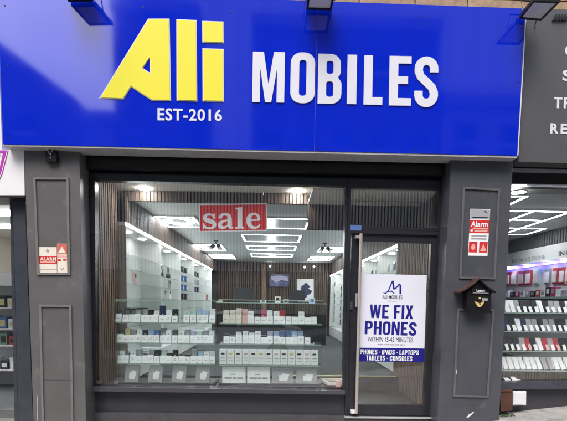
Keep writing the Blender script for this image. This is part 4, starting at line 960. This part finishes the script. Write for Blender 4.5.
for k, x in enumerate((-.25, .12, .33, 1.0)):
    o = thing('desk_box', ('white', 'cream', 'grey', 'light blue')[k] + ' box left on the back counter', 'box', (x, 6.2, zc_)); hh_ = (.07, .16, .10, .13)[k]
    bm = nb(); box(bm, x - .07, x + .07, 6.12, 6.24, zc_ + .001, zc_ + hh_); obj('carton', bm, ('box_white', 'box_cream', 'box_grey', 'box_ltblue')[k], o, bevel=.004)
    bm = nb(); box(bm, x - .04, x + .04, 6.118, 6.1199, zc_ + hh_*.3, zc_ + hh_*.8); obj('label_panel', bm, 'box_dark', o)
# ------------------------------------------------------------------ glass cabinets in the window
YC0, YC1 = .16, .50
zb0 = PY(200, 385.6, .11).z
bm = nb(); box(bm, -1.95, .80, .10, .60, zb0 - .25, zb0 - .002); wb = obj('window_bed', bm, 'cabinet_base'); tag(wb, 'dark display bed inside the main window under the glass cabinets', 'display bed')
def display_cabinet(u0, u1, vs, label):
    xa, xe = PY(u0, 340, YC0).x, PY(u1, 340, YC0).x; um = (u0 + u1)/2
    zt_ = PY(um, 300.6, YC0).z; zb = zb0
    th = thing('display_cabinet', label, 'display cabinet', ((xa+xe)/2, .33, zb))
    bm = nb(); box(bm, xa, xe, YC0, YC1, zb + .001, zb + .016); obj('base', bm, 'cabinet_base', th)
    bm = nb(); box(bm, xa, xe, YC0 + .001, YC0 + .006, zb + .017, zt_); obj('front_glass', bm, 'cabinet_glass', th)
    bm = nb(); box(bm, xa, xe, YC0 + .0, YC1, zt_ + .001, zt_ + .007); obj('top_glass', bm, 'shelf_glass', th)
    bm = nb(); box(bm, xa, xe, YC0 - .004, YC0 - .0005, zt_ + .0, zt_ + .008); obj('top_edge', bm, 'glass_edge', th)
    for x0, x1 in ((xa, xa + .006), (xe - .006, xe)):
        bm = nb(); box(bm, x0, x1, YC0 + .007, YC1 - .001, zb + .017, zt_); obj('side_glass', bm, 'shelf_glass', th)
    zs_ = []
    for v in vs:
        z = PY(um, v, YC0 + .02).z; zs_.append(z)
        bm = nb(); box(bm, xa + .008, xe - .008, YC0 + .012, YC1 - .04, z - .008, z); obj('glass_shelf', bm, 'shelf_glass', th)
        bm = nb(); box(bm, xa + .008, xe - .008, YC0 + .0075, YC0 + .0118, z - .012, z + .001); obj('shelf_edge', bm, 'glass_edge', th)
    for x in (xa + .012, xe - .012):
        bm = nb(); box(bm, x - .012, x + .012, YC0 - .012, YC0 + .0, zb + .017, zb + .04); obj('hinge', bm, 'steel', th)
    return zs_, xa, xe
zL, xaL, xeL = display_cabinet(115.4, 215.6, (322.3, 342.8, 363.4), 'left of the two glass display cabinets in the main window')
zR, xaR, xeR = display_cabinet(218.4, 322, (323.6, 344, 365), 'right of the two glass display cabinets in the main window')
CARD = {}
def wedge(m, wd=.064, h=.082):
    key = (m, wd, h)
    if key not in CARD:
        bm = nb(); A_ = [(-wd/2, -.026, 0), (wd/2, -.026, 0), (wd/2, -.008, h), (-wd/2, -.008, h)]; B_ = [(-wd/2, .01, 0), (wd/2, .01, 0), (wd/2, .0, h), (-wd/2, .0, h)]
        hexa(bm, [Vector(p) for p in A_], [Vector(p) for p in B_]); bmesh.ops.recalc_face_normals(bm, faces=bm.faces)
        me = bpy.data.meshes.new('price_card'); bm.to_mesh(me); bm.free(); me.materials.append(MATS[m]); CARD[key] = me
    return CARD[key]
def stock(u0, u1, z, hc, hb, cm, bmn, label, group, dash='box_grey'):
    """a boxed phone: carton behind, slanted price card in front; hc / hb heights in photo px"""
    p0, p1 = PY(u0, 340, YC0 + .06), PY(u1, 340, YC0 + .06); x = (p0.x + p1.x)/2 + random.uniform(-.004, .004); wd = (p1.x - p0.x)*random.choice((.93, .96, .985))
    th = thing('boxed_phone', label, 'phone box', (x, YC0 + .06, z), group); th.rotation_euler = (0, 0, random.uniform(-.13, .13)); th.location.y += random.uniform(-.012, .014)
    k = 4.93/F
    put('price_card', wedge(cm, round(wd, 3), round(hc*k, 3)), th, (0, 0, .0012))
    put('text_line', shared_box(f'dash_{dash}_{round(wd,3)}', wd*random.choice((.5, .5)), .0015, .004, dash), th, (0, -.0205 + .001, hc*k*.42))
    if hb > 0:
        h = hb*k*random.uniform(.94, 1.05)
        put('carton', shared_box(f'carton_{bmn}_{round(wd,3)}_{round(h,2)}', wd*.93, .045, round(h, 2), bmn, .0015), th, (0, .046, .0012))
        if bmn != 'clear_plastic' and h > hc*k + .03:
            pm_ = random.choice({'box_white': ['box_dark', 'box_ltblue', 'box_grey', 'box_lilac'], 'box_cream': ['box_grey', 'box_pink', 'box_dark']}.get(bmn, ['box_white', 'box_white', 'box_grey']))
            put('print_mark', shared_box(f'mark_{pm_}_{random.randint(0, 1)}', random.choice((.016, .028)), .0012, random.choice((.008, .014)), pm_), th, (random.uniform(-.008, .008), .0228, hc*k + .008))
        elif bmn == 'clear_plastic':
            put('phone_inside', shared_box(f'inside_{round(h,2)}', wd*.55, .008, h*.8, random.choice(('box_grey', 'box_steelgrey', 'box_white'))), th, (0, .046, .004))
    if random.random() < .5:
        put('price_line', shared_box(f'pl_{dash}', .020, .0015, .007, random.choice(('box_steelgrey', 'box_grey', 'box_blue'))), th, (random.uniform(-.01, .01), -.0165, hc*k*.62))
def fill_row(u0, u1, z, spec, label, group):
    n = len(spec); st_ = (u1-u0)/n; base_label = label
    for i, ch in enumerate(spec):
        cm, bmn, hb, hc = KIND[ch]
        if random.random() < .015: continue
        cname = {'clear_plastic': 'clear plastic', 'box_grey': 'grey', 'box_dark': 'black' if ch == 'd' else 'short black', 'box_white': 'white', 'box_navybox': 'tall navy', 'box_mintbox': 'mint', 'box_ltblue': 'light blue', 'box_yellow': 'yellow', 'box_blue': 'dark blue', 'box_cream': 'cream', 'box_pink': 'pink', 'box_red': 'red', 'box_magbox': 'crimson', 'box_lilac': 'lilac'}[bmn]
        label = f'{cname} box behind a price card on ' + base_label.split(' on ', 1)[1]
        stock(u0 + i*st_, u0 + (i+1)*st_, z, hc*random.uniform(.90, 1.06), hb*random.uniform(.9, 1.1), cm, bmn, label, group)
KIND = {'g': ('box_white', 'clear_plastic', 12, 7.4), 'G': ('box_white', 'box_grey', 12.5, 7.4), 'd': ('box_white', 'box_dark', 12.5, 7.2), 'W': ('box_white', 'box_white', 12, 7.6),
        'N': ('box_white', 'box_navybox', 17, 7), 'm': ('box_white', 'box_mintbox', 12, 7.6), 'b': ('box_white', 'box_ltblue', 12.4, 7.6), 'y': ('box_white', 'box_yellow', 11.5, 7.4),
        'B': ('box_white', 'box_blue', 12.4, 7), '_': ('box_white', 'box_dark', 8.4, 7), 'C': ('box_cream', 'box_cream', 13, 8), 'p': ('box_pink', 'box_pink', 13.4, 8), 'r': ('box_white', 'box_red', 12.6, 7.2),
        'M': ('box_white', 'box_magbox', 13.4, 7), 'l': ('box_white', 'box_lilac', 12, 7.6), 'T': ('box_white', 'box_white', 11.5, 8.5)}
fill_row(116.8, 215, zL[0], 'gggGGdWNWdWmmbbW', 'white carded phone box on the top shelf of the left window cabinet', 'boxed phones on the left cabinet top shelf')
fill_row(117.4, 214.4, zL[1], 'gyGWdbBGWdWGlmGW', 'white carded phone box on the middle shelf of the left window cabinet', 'boxed phones on the left cabinet middle shelf')
fill_row(117.2, 215, zL[2], 'WgWGgGdm_d__GbWW', 'white carded phone box on the lowest shelf of the left window cabinet', 'boxed phones on the left cabinet lowest shelf')
fill_row(222.8, 316.5, zR[0], 'CCCpW_MWWr__W__', 'carded phone box on the top shelf of the right window cabinet', 'boxed phones on the right cabinet top shelf')
fill_row(223.2, 310.4, zR[1], '__TTTT_lbBBbb_', 'carded phone box on the middle shelf of the right window cabinet', 'boxed phones on the right cabinet middle shelf')
for i in range(13):
    u = 219.4 + i*7.62; z = zR[2]; p0, p1 = PY(u, 357, YC0 + .03), PY(u + 7.4, 357, YC0 + .03); x = (p0.x + p1.x)/2; wd = p1.x - p0.x
    th = thing('accessory_carton', f'upright white carton with {["black", "yellow", "black", "pink"][i % 4]} picture, {["leftmost", "second", "third", "fourth", "fifth", "sixth", "seventh", "eighth", "ninth", "tenth", "eleventh", "twelfth", "last"][i]} in its row in the right window cabinet', 'carton', (x, YC0 + .05, z), 'printed cartons on the right cabinet lowest shelf')
    put('body', shared_box(f'acc_{round(wd,3)}', wd*.985, .05, .178, 'box_white' if i < 12 else 'box_ltblue', .0015), th, (0, 0, .0012))
    put('picture', shared_box(f'accp_{i % 4}', wd*.5, .001, .020, ['box_dark', 'box_yellow', 'box_dark', 'box_pink'][i % 4]), th, (-.004, -.0262, .118))
    put('text_line', shared_box('acct', wd*.6, .001, .007, 'box_grey'), th, (0, -.0262, .075))
    put('text_line', shared_box('acct2', wd*.5, .001, .005, 'box_lilac'), th, (0, -.0262, .045))
# bottom row: tablet boxes
def tablet_box(q, m, label, group, logo=None):
    Yt, Yb_ = YC0 + .06, YC0 + .03
    P = [PY(*q[0], Yt), PY(*q[1], Yt), PY(*q[2], Yb_), PY(*q[3], Yb_)]; zmin = min(P[2].z, P[3].z); dz = zb0 + .0175 - zmin
    P = [p + Vector((0, 0, dz)) for p in P]
    th = thing('tablet_box', label, 'tablet box', ((P[2].x + P[3].x)/2, Yb_, zb0 + .016), group)
    bm = nb(); hexa(bm, P, [p + Vector((0, .035, 0)) for p in P]); obj('carton', bm, m, th, bevel=.002, seg=1)
    def fn(x, y): return P[3].lerp(P[2], x).lerp(P[0].lerp(P[1], x), y)
    nrm = -(P[1]-P[0]).cross(P[3]-P[0]).normalized(); nrm = nrm if nrm.y < 0 else -nrm
    if logo == 'card':
        bm = nb(); stamp(bm, fill_mesh([[(.33, .2), (.72, .16), (.82, .62), (.5, .72), (.45, .60), (.32, .58)]]), lambda x, y: fn(x, y) + nrm*.001, nrm, .002); obj('price_card', bm, 'box_white', th)
    else:
        bm = nb(); 
        for x0, x1, y0, y1 in ((.10, .42, .27, .37), (.46, .60, .27, .37), (.64, .90, .27, .37), (.36, .58, .52, .58)):
            stamp(bm, fill_mesh([[(x0, y0), (x1, y0), (x1, y1), (x0, y1)]]), lambda x, y: fn(x, y) + nrm*.0006, nrm, .0006)
        obj('lettering', bm, 'box_grey', th)
for k, u in enumerate((124.2, 147.8, 171.4, 195)):
    tablet_box([(u + 1.6, 366.4), (u + 15.4, 366.6), (u + 14, 383.4), (u, 383.2)], 'box_steelgrey', 'grey tablet box with white card on the floor of the left window cabinet', 'grey tablet boxes in the left cabinet', 'card')
for k, (u0, u1) in enumerate(((222.2, 245.4), (247.2, 270))):
    tablet_box([(u0, 370), (u1, 370.3), (u1, 386.2), (u0, 386)], 'box_white', 'white tablet box at the bottom of the right window cabinet', 'white tablet boxes in the right cabinet')
for k, (u0, u1) in enumerate(((272, 293), (296, 317))):
    tablet_box([(u0 + .6, 372), (u1 - .2, 372.2), (u1, 386.4), (u0, 386.2)], 'box_steelgrey', 'grey tablet box with white card at the bottom of the right window cabinet', 'grey tablet boxes in the right cabinet', 'card')
for i, u in enumerate((137.6, 142.4)): pass
# bits on the window bed at the right
th = thing('wooden_tray', 'pale edged wooden tray in the window corner beside the door', 'tray', PY(332, 388, .2))
ta = [PY(320, 377.2, .36), PY(342, 377.4, .36), PY(342.4, 388, .12), PY(328, 388, .12)]; z0 = zb0 + .004
bm = nb(); hexa(bm, [Vector((p.x, p.y, z0)) for p in ta], [Vector((p.x, p.y, z0 + .014)) for p in ta]); obj('bottom', bm, 'wood_slat_dark', th)
for p, q in zip(ta, ta[1:] + ta[:1]):
    d = (q-p); d.z = 0; s = Vector((-d.y, d.x, 0)).normalized()*.008; a_, b_ = Vector((p.x, p.y, z0 + .015)), Vector((q.x, q.y, z0 + .015))
    bm = nb(); hexa(bm, [a_-s, a_+s, b_+s, b_-s], [v + Vector((0, 0, .035)) for v in (a_-s, a_+s, b_+s, b_-s)]); obj('edge_strip', bm, 'box_cream', th)
th = thing('brick_piece', 'small orange block in the window corner beside the door', 'block', PY(337, 388, .13))
p = PY(337.4, 386, .13)
bm = nb(); box(bm, p.x - .026, p.x + .026, .08, .115, zb0 + .0005, zb0 + .045); obj('lower_half', bm, 'box_pink', th, bevel=.004)
bm = nb(); box(bm, p.x - .022, p.x + .024, .083, .112, zb0 + .0455, zb0 + .075); obj('upper_half', bm, 'box_pink', th, bevel=.004)

# ------------------------------------------------------------------ sale sign and door board
YSA = .075
q = [(199, 204), (267.2, 203.2), (267.2, 230.8), (199, 232)]
ss = thing('sale_sign', 'red sale sign with white border hanging inside the main window', 'sign', PY(233, 231.5, YSA))
bm = nb(); qbox(bm, q, YSA, YSA + .006); obj('board', bm, 'paper', ss)
bm = nb(); qbox(bm, [(200.1, 205.1), (266.1, 204.3), (266.1, 229.7), (200.1, 230.9)], YSA - .0012, YSA - .0002); obj('red_field', bm, 'red_print', ss)
def vstroke(bm, pts, ts, Y, rounds=2):                       # a brush of changing width through photo points
    d = []
    for _ in range(rounds):
        new = [pts[0]]; nt_ = [ts[0]]
        for i in range(len(pts)-1):
            a_, b_ = pts[i], pts[i+1]
            new += [on(a_, b_, .25), on(a_, b_, .75)]; nt_ += [ts[i]*.75 + ts[i+1]*.25, ts[i]*.25 + ts[i+1]*.75]
        new.append(pts[-1]); nt_.append(ts[-1]); pts, ts = new, nt_
    stamp(bm, fill_mesh([stroke(pts, ts)]), px_fn(Y), FRONT, .001)
def circ(cx, cy, r, n=12): return [(cx + r*math.cos(2*math.pi*i/n), cy + r*math.sin(2*math.pi*i/n)) for i in range(n)]
bm = nb(); vstroke(bm, [(214.2, 217.6), (212.4, 214.9), (208.2, 214.2), (204.8, 216), (205, 219.4), (209.4, 221), (213.8, 222.6), (214.8, 225.6), (212, 228.2), (207.6, 228.4), (204.4, 226.4), (203.4, 224.2)],
                   [1.4, 1.8, 2.2, 3.4, 4.4, 4.8, 4.4, 3.6, 2.4, 2.0, 2.2, 1.4], YSA - .0014)
stamp(bm, fill_mesh([[(213.4, 213.6), (215, 213.6), (215, 219), (213.4, 219)]]), px_fn(YSA - .0016), FRONT, .001)
stamp(bm, fill_mesh([[(202.9, 223.4), (204.5, 223.4), (204.5, 229.2), (202.9, 229.2)]]), px_fn(YSA - .0016), FRONT, .001); obj('lettering', bm, 'paper', ss)
bm = nb(); vstroke(bm, [(219.8, 218.4), (221.4, 214.8), (226, 214), (229, 215.4), (229.6, 219), (229.6, 226), (231.2, 228), (233.2, 227)], [3.4, 3.0, 2.4, 3.6, 4.6, 4.6, 2.6, 1.2], YSA - .0014)
vstroke(bm, [(228.6, 219.8), (222.6, 221.4), (219.8, 223.4), (220, 226.6), (223, 228), (226.4, 226.6), (228.6, 224.2)], [1.2, 2.4, 4, 4.2, 3.0, 1.6, 1.], YSA - .0017)
obj('lettering', bm, 'paper', ss)
bm = nb(); stamp(bm, fill_mesh([[(235.6, 207.8), (242.2, 207.2), (242.2, 226.6), (244.2, 227), (244.2, 228.6), (235.4, 228.8), (235.4, 227.2), (237.4, 226.8), (237.4, 209.6), (235.6, 209.2)]]), px_fn(YSA - .0014), FRONT, .001); obj('lettering', bm, 'paper', ss)
bm = nb(); vstroke(bm, [(249.4, 220.3), (259.4, 219.9)], [1.6, 1.6], YSA - .0019)
vstroke(bm, [(258.6, 220.2), (258.8, 216.6), (255.6, 213.6), (250.8, 214.4), (248.6, 218), (248.8, 223.4), (251.2, 227.2), (255.6, 228), (258.8, 226.4), (260, 224.4)], [3.4, 3.0, 2.0, 3.2, 4.8, 4.8, 3.6, 2.4, 1.8, 1.0], YSA - .0014)
obj('lettering', bm, 'paper', ss)
for u in (203, 263):
    p = PY(u, 203.8, YSA); bm = nb(); tube(bm, [p + Vector((0, .003, 0)), Vector((p.x, p.y + .003, ZU - .002))], .0012, 5); obj('string', bm, 'clear_plastic', ss)

YD = .038
db = thing('door_board', 'white and navy WE FIX PHONES board on the glass door', 'sign', PY(392, 361.5, YD))
DQ = [(361.2, 273.6), (426.8, 275.2), (423.9, 362.2), (358.4, 361.2)]
bm = nb(); qbox(bm, DQ, YD, YD + .005); obj('board', bm, 'board_white', db)
bm = nb(); qbox(bm, [(358.9, 347.6), (424.4, 348.4), (423.9, 362.2), (358.4, 361.2)], YD - .0012, YD - .0002); obj('navy_band', bm, 'navy_print', db)
bm = nb(); Ys = YD - .0008
for n_, (pts, ts) in enumerate([([(383.4, 292.4), (385.2, 293.6), (388.4, 290.6), (392, 282), (392.8, 280.6), (393.8, 288.8)], [.6, 1.0, 1.1, 1.3, 1.5, 1.9]),
                ([(387.2, 291.6), (391.4, 291), (394.2, 293.4)], [.6, 1.1, 1.0]),
                ([(393.2, 288.8), (395.6, 288.4), (399.6, 283.8), (400.4, 285.2), (400.4, 293.8)], [1.4, 1.2, 1.3, 1.8, 2.0])]): vstroke(bm, pts, ts, Ys - n_*.0003, 0)
obj('monogram', bm, 'navy_print', db)
text_px('lettering', 'ALI MOBILES', [(382.4, 295.0), (402.4, 295.4), (402.3, 299.2), (382.3, 298.8)], Ys, 'ink', db, .01, .0006)
text_px('date_lettering', 'EST 2016', [(388.6, 300.6), (396.6, 300.8), (396.6, 302), (388.6, 301.8)], Ys, 'grey_print', db, .0, .0006)
heavy_px('lettering', 'WE FIX', [(370, 304.4), (413.4, 305.4), (412.8, 319), (369.6, 317.8)], Ys, 'navy_print', db, .0006)
heavy_px('lettering', 'PHONES', [(365, 320.8), (417, 322.2), (416.2, 335.8), (364.6, 334)], Ys, 'navy_print', db, .0006)
text_px('lettering', 'WITHIN 15-45 MINUTES', [(367.6, 336.6), (413.2, 337.6), (412.9, 342.4), (367.4, 341.4)], Ys, 'ink', db, .0, .0006)
bm = nb()
for x0, x1 in ((0, .05), (.07, .2), (.23, .27), (.30, .44), (.47, .60), (.63, .78), (.82, .92), (.95, 1)):
    l0, r0 = 377.4, 405; uu0, uu1 = l0 + (r0-l0)*x0, l0 + (r0-l0)*x1; vv = 343.9 + x0*.4
    stamp(bm, fill_mesh([[(uu0, vv), (uu1, vv), (uu1, vv + 1), (uu0, vv + 1)]]), px_fn(Ys), FRONT, .0006)
obj('small_print', bm, 'grey_print', db)
heavy_px('lettering', 'PHONES - IPADS - LAPTOPS', [(360.6, 349.2), (418.9, 350.2), (418.7, 354.9), (360.4, 353.9)], YD - .0016, 'paper', db, .0006)
heavy_px('lettering', 'TABLETS - CONSOLES', [(366.2, 355.3), (412.4, 356.2), (412.2, 361.1), (366, 360.2)], YD - .0016, 'paper', db, .0006)

# ------------------------------------------------------------------ across the street (only seen mirrored in the sign and the glass)
YO = -16.6
def tenement(x0, x1, h, m, floors, bays, label, depth=9, roofh=2.6, clad=False):
    zb = pz((x0+x1)/2) - .6
    th = thing('tenement', label, 'building', ((x0+x1)/2, YO, zb))
    bm = nb(); box(bm, x0, x1, YO - depth, YO, zb, h); obj('wall', bm, m, th)
    bm = nb(); a_ = [Vector((x0, YO + .25, h)), Vector((x1, YO + .25, h)), Vector((x1, YO - depth - .2, h)), Vector((x0, YO - depth - .2, h))]
    b_ = [Vector((x0, YO - depth*.45, h + roofh)), Vector((x1, YO - depth*.45, h + roofh)), Vector((x1, YO - depth*.55, h + roofh)), Vector((x0, YO - depth*.55, h + roofh))]
    hexa(bm, a_, b_); obj('roof', bm, 'roof_slate', th)
    bm = nb(); box(bm, x0 - .02, x1 + .02, YO + .001, YO + .22, h - .5, h - .02); obj('cornice', bm, 'sandstone_pale', th)
    fh = (h - zb - 4.2)/floors
    for f in range(floors):
        for k in range(bays):
            cx = x0 + (x1-x0)*(k + .5)/bays; z = zb + 4.4 + f*fh
            bm = nb(); box(bm, cx - .5, cx + .5, YO + .001, YO + .03, z, z + min(1.9, fh*.66)); wn = obj('window', bm, 'window_dark', th)
            bm = nb(); box(bm, cx - .55, cx + .55, YO + .031, YO + .06, z + .9, z + .97); obj('sash_bar', bm, 'frame_white', wn)
            bm = nb(); box(bm, cx - .62, cx + .62, YO + .001, YO + .14, z - .16, z - .002); obj('sill', bm, 'sandstone_pale', wn)
    if clad:
        bm = nb(); x = x0 + .2
        while x < x1 - .2: box(bm, x, x + .085, YO + .001, YO + .09, zb + 4.0, zb + 8.4); x += .16
        tag(obj('cladding_ribs', bm, 'cladding_pale', th), kind='stuff')
    n = max(2, int((x1-x0)/4))
    for k in range(n):
        a0 = x0 + (x1-x0)*k/n + .15; a1_ = x0 + (x1-x0)*(k+1)/n - .15
        bm = nb(); box(bm, a0, a1_, YO + .001, YO + .06, zb + .8, zb + 3.1); sw = obj('shop_window', bm, 'window_dark', th)
        bm = nb(); box(bm, a0 - .05, a1_ + .05, YO + .001, YO + .16, zb + 3.15, zb + 3.85); obj('fascia', bm, ['frame_white', 'box_green', 'box_navybox', 'box_cream'][k % 4], th)
tenement(-7.5, -4.2, ZC + 13.6, 'sandstone', 3, 2, 'narrow dark tenement across the street')
tenement(-1.1, 7.7, ZC + 13.1, 'sandstone', 3, 5, 'wide dark tenement across the street')
tw = thing('reflection_block', 'pale block added behind the tenements to tone the reflection in the sign', 'building', (5, -33, -2))
bm = nb(); box(bm, -13.0, 24., -45, -33, -2, 32); obj('wall', bm, 'reflection_pale', tw)  # unseen slab added to give the sign a mid-tone reflection
bm = nb(); x = -12.6
while x < 23.6: box(bm, x, x + .9, -32.999, -32.6, 3, 31.5); x += 2.1
tag(obj('wall_ribs', bm, 'reflection_pale', tw), kind='stuff')
ar = thing('shop_row', 'low row with pale ribbed cladding across the street', 'building', (0, YO, -2))
bm = nb(); box(bm, -9.2, 8.0, YO - 1., YO + .30, -2, ZC + 6.3); obj('wall', bm, 'wall_dark', ar)
bm = nb(); x = -9.1
while x < 7.9: box(bm, x, x + .08, YO + .301, YO + .38, ZC + 1.5, ZC + 6.2); x += .16
tag(obj('cladding_ribs', bm, 'cladding_pale', ar), kind='stuff')
bm = nb(); x = -9.0
while x < 7.0: box(bm, x, x + 2.6, YO + .301, YO + .33, .2, ZC + .9); x += 2.9
tag(obj('shop_windows', bm, 'window_dark', ar), kind='stuff')
tenement(7.9, 24, ZC + 9.8, 'sandstone_pale', 2, 7, 'pale lower tenement across the street to the right')
tenement(-9.1, -7.5, ZC + 8.7, 'render_pale', 2, 1, 'narrow rendered building between the tenements', roofh=.3)
gb = thing('tenement', 'tenement with a broad gable facing the street', 'building', (-16, YO, -2))
gp = [(-22.8, -2), (-9.2, -2), (-9.2, ZC + 9.1), (-16.1, ZC + 13.95), (-22.8, ZC + 9.1)]
bm = nb(); A = [bm.verts.new((x, YO, z)) for x, z in gp]; B = [bm.verts.new((x, YO - 10, z)) for x, z in gp]
bm.faces.new(A); bm.faces.new(B[::-1])
for i in range(5): bm.faces.new((A[i], B[i], B[(i+1) % 5], A[(i+1) % 5]))
obj('wall', bm, 'sandstone', gb)
for p_, q_ in ((gp[2], gp[3]), (gp[3], gp[4])):
    bm = nb(); hexa(bm, [Vector((p_[0], YO + .2, p_[1] + .003)), Vector((q_[0], YO + .2, q_[1] + .003)), Vector((q_[0], YO - 10, q_[1] + .003)), Vector((p_[0], YO - 10, p_[1] + .003))],
                    [Vector((p_[0], YO + .2, p_[1] + .15)), Vector((q_[0], YO + .2, q_[1] + .15)), Vector((q_[0], YO - 10, q_[1] + .15)), Vector((p_[0], YO - 10, p_[1] + .15))]); obj('roof', bm, 'roof_slate', gb)
for x in (-20.5, -17.6, -14.6, -11.6):
    for z in (2.8, 5.8, 8.2):
        bm = nb(); box(bm, x - .5, x + .5, YO + .001, YO + .04, z, z + 1.7); wn = obj('window', bm, 'window_dark', gb)
        bm = nb(); box(bm, x - .55, x + .55, YO + .041, YO + .07, z + .82, z + .9); obj('sash_bar', bm, 'frame_white', wn)
# parked car across the lane, mirrored faintly in the shop glass
car = thing('parked_car', 'silver parked car mirrored in the shop window', 'car', (-1.2, -8.6, pz(-1.2) - .13))
prof = [(-2.1, .35), (-2.12, .75), (-1.95, .92), (-1.2, 1.0), (-.6, 1.48), (.2, 1.58), (1.2, 1.52), (1.85, 1.05), (2.1, .98), (2.14, .4)]
cz = pz(-1.2) - .13
bm = nb(); A = [bm.verts.new((-1.2 + x, -7.75 + (.12 if z > 1.1 else 0)*-1, cz + z)) for x, z in prof]; B = [bm.verts.new((-1.2 + x, -9.45 + (.12 if z > 1.1 else 0), cz + z)) for x, z in prof]
bm.faces.new(A); bm.faces.new(B[::-1])
for i in range(len(A)): bm.faces.new((A[i], B[i], B[(i+1) % len(A)], A[(i+1) % len(A)]))
obj('body', bm, 'car_silver', car, bevel=.05)
for q in ([(-.95, 1.05), (-.52, 1.42), (.15, 1.50), (.15, 1.05)], [(.22, 1.05), (.22, 1.50), (1.1, 1.45), (1.6, 1.06)]):
    bm = nb(); hexa(bm, [Vector((-1.2 + x, -7.735 - (z-1.05)*.1, cz + z)) for x, z in q], [Vector((-1.2 + x, -7.90, cz + z)) for x, z in q]); obj('side_window', bm, 'car_glass', car)
for wx in (-1.35, 1.35):
    for wy in (-7.95, -9.45):
        bm = nb(); disc(bm, (-1.2 + wx, wy, cz + .32), .32, 'Y', .22, 20); wh = obj('wheel', bm, 'tyre', car)
        bm = nb(); disc(bm, (-1.2 + wx, wy + (.221 if wy > -8.5 else -.02), cz + .32), .2, 'Y', .015, 14); obj('rim', bm, 'steel', wh)
for o in bpy.data.objects:
    if o.get('_abs') is not None: del o['_abs']
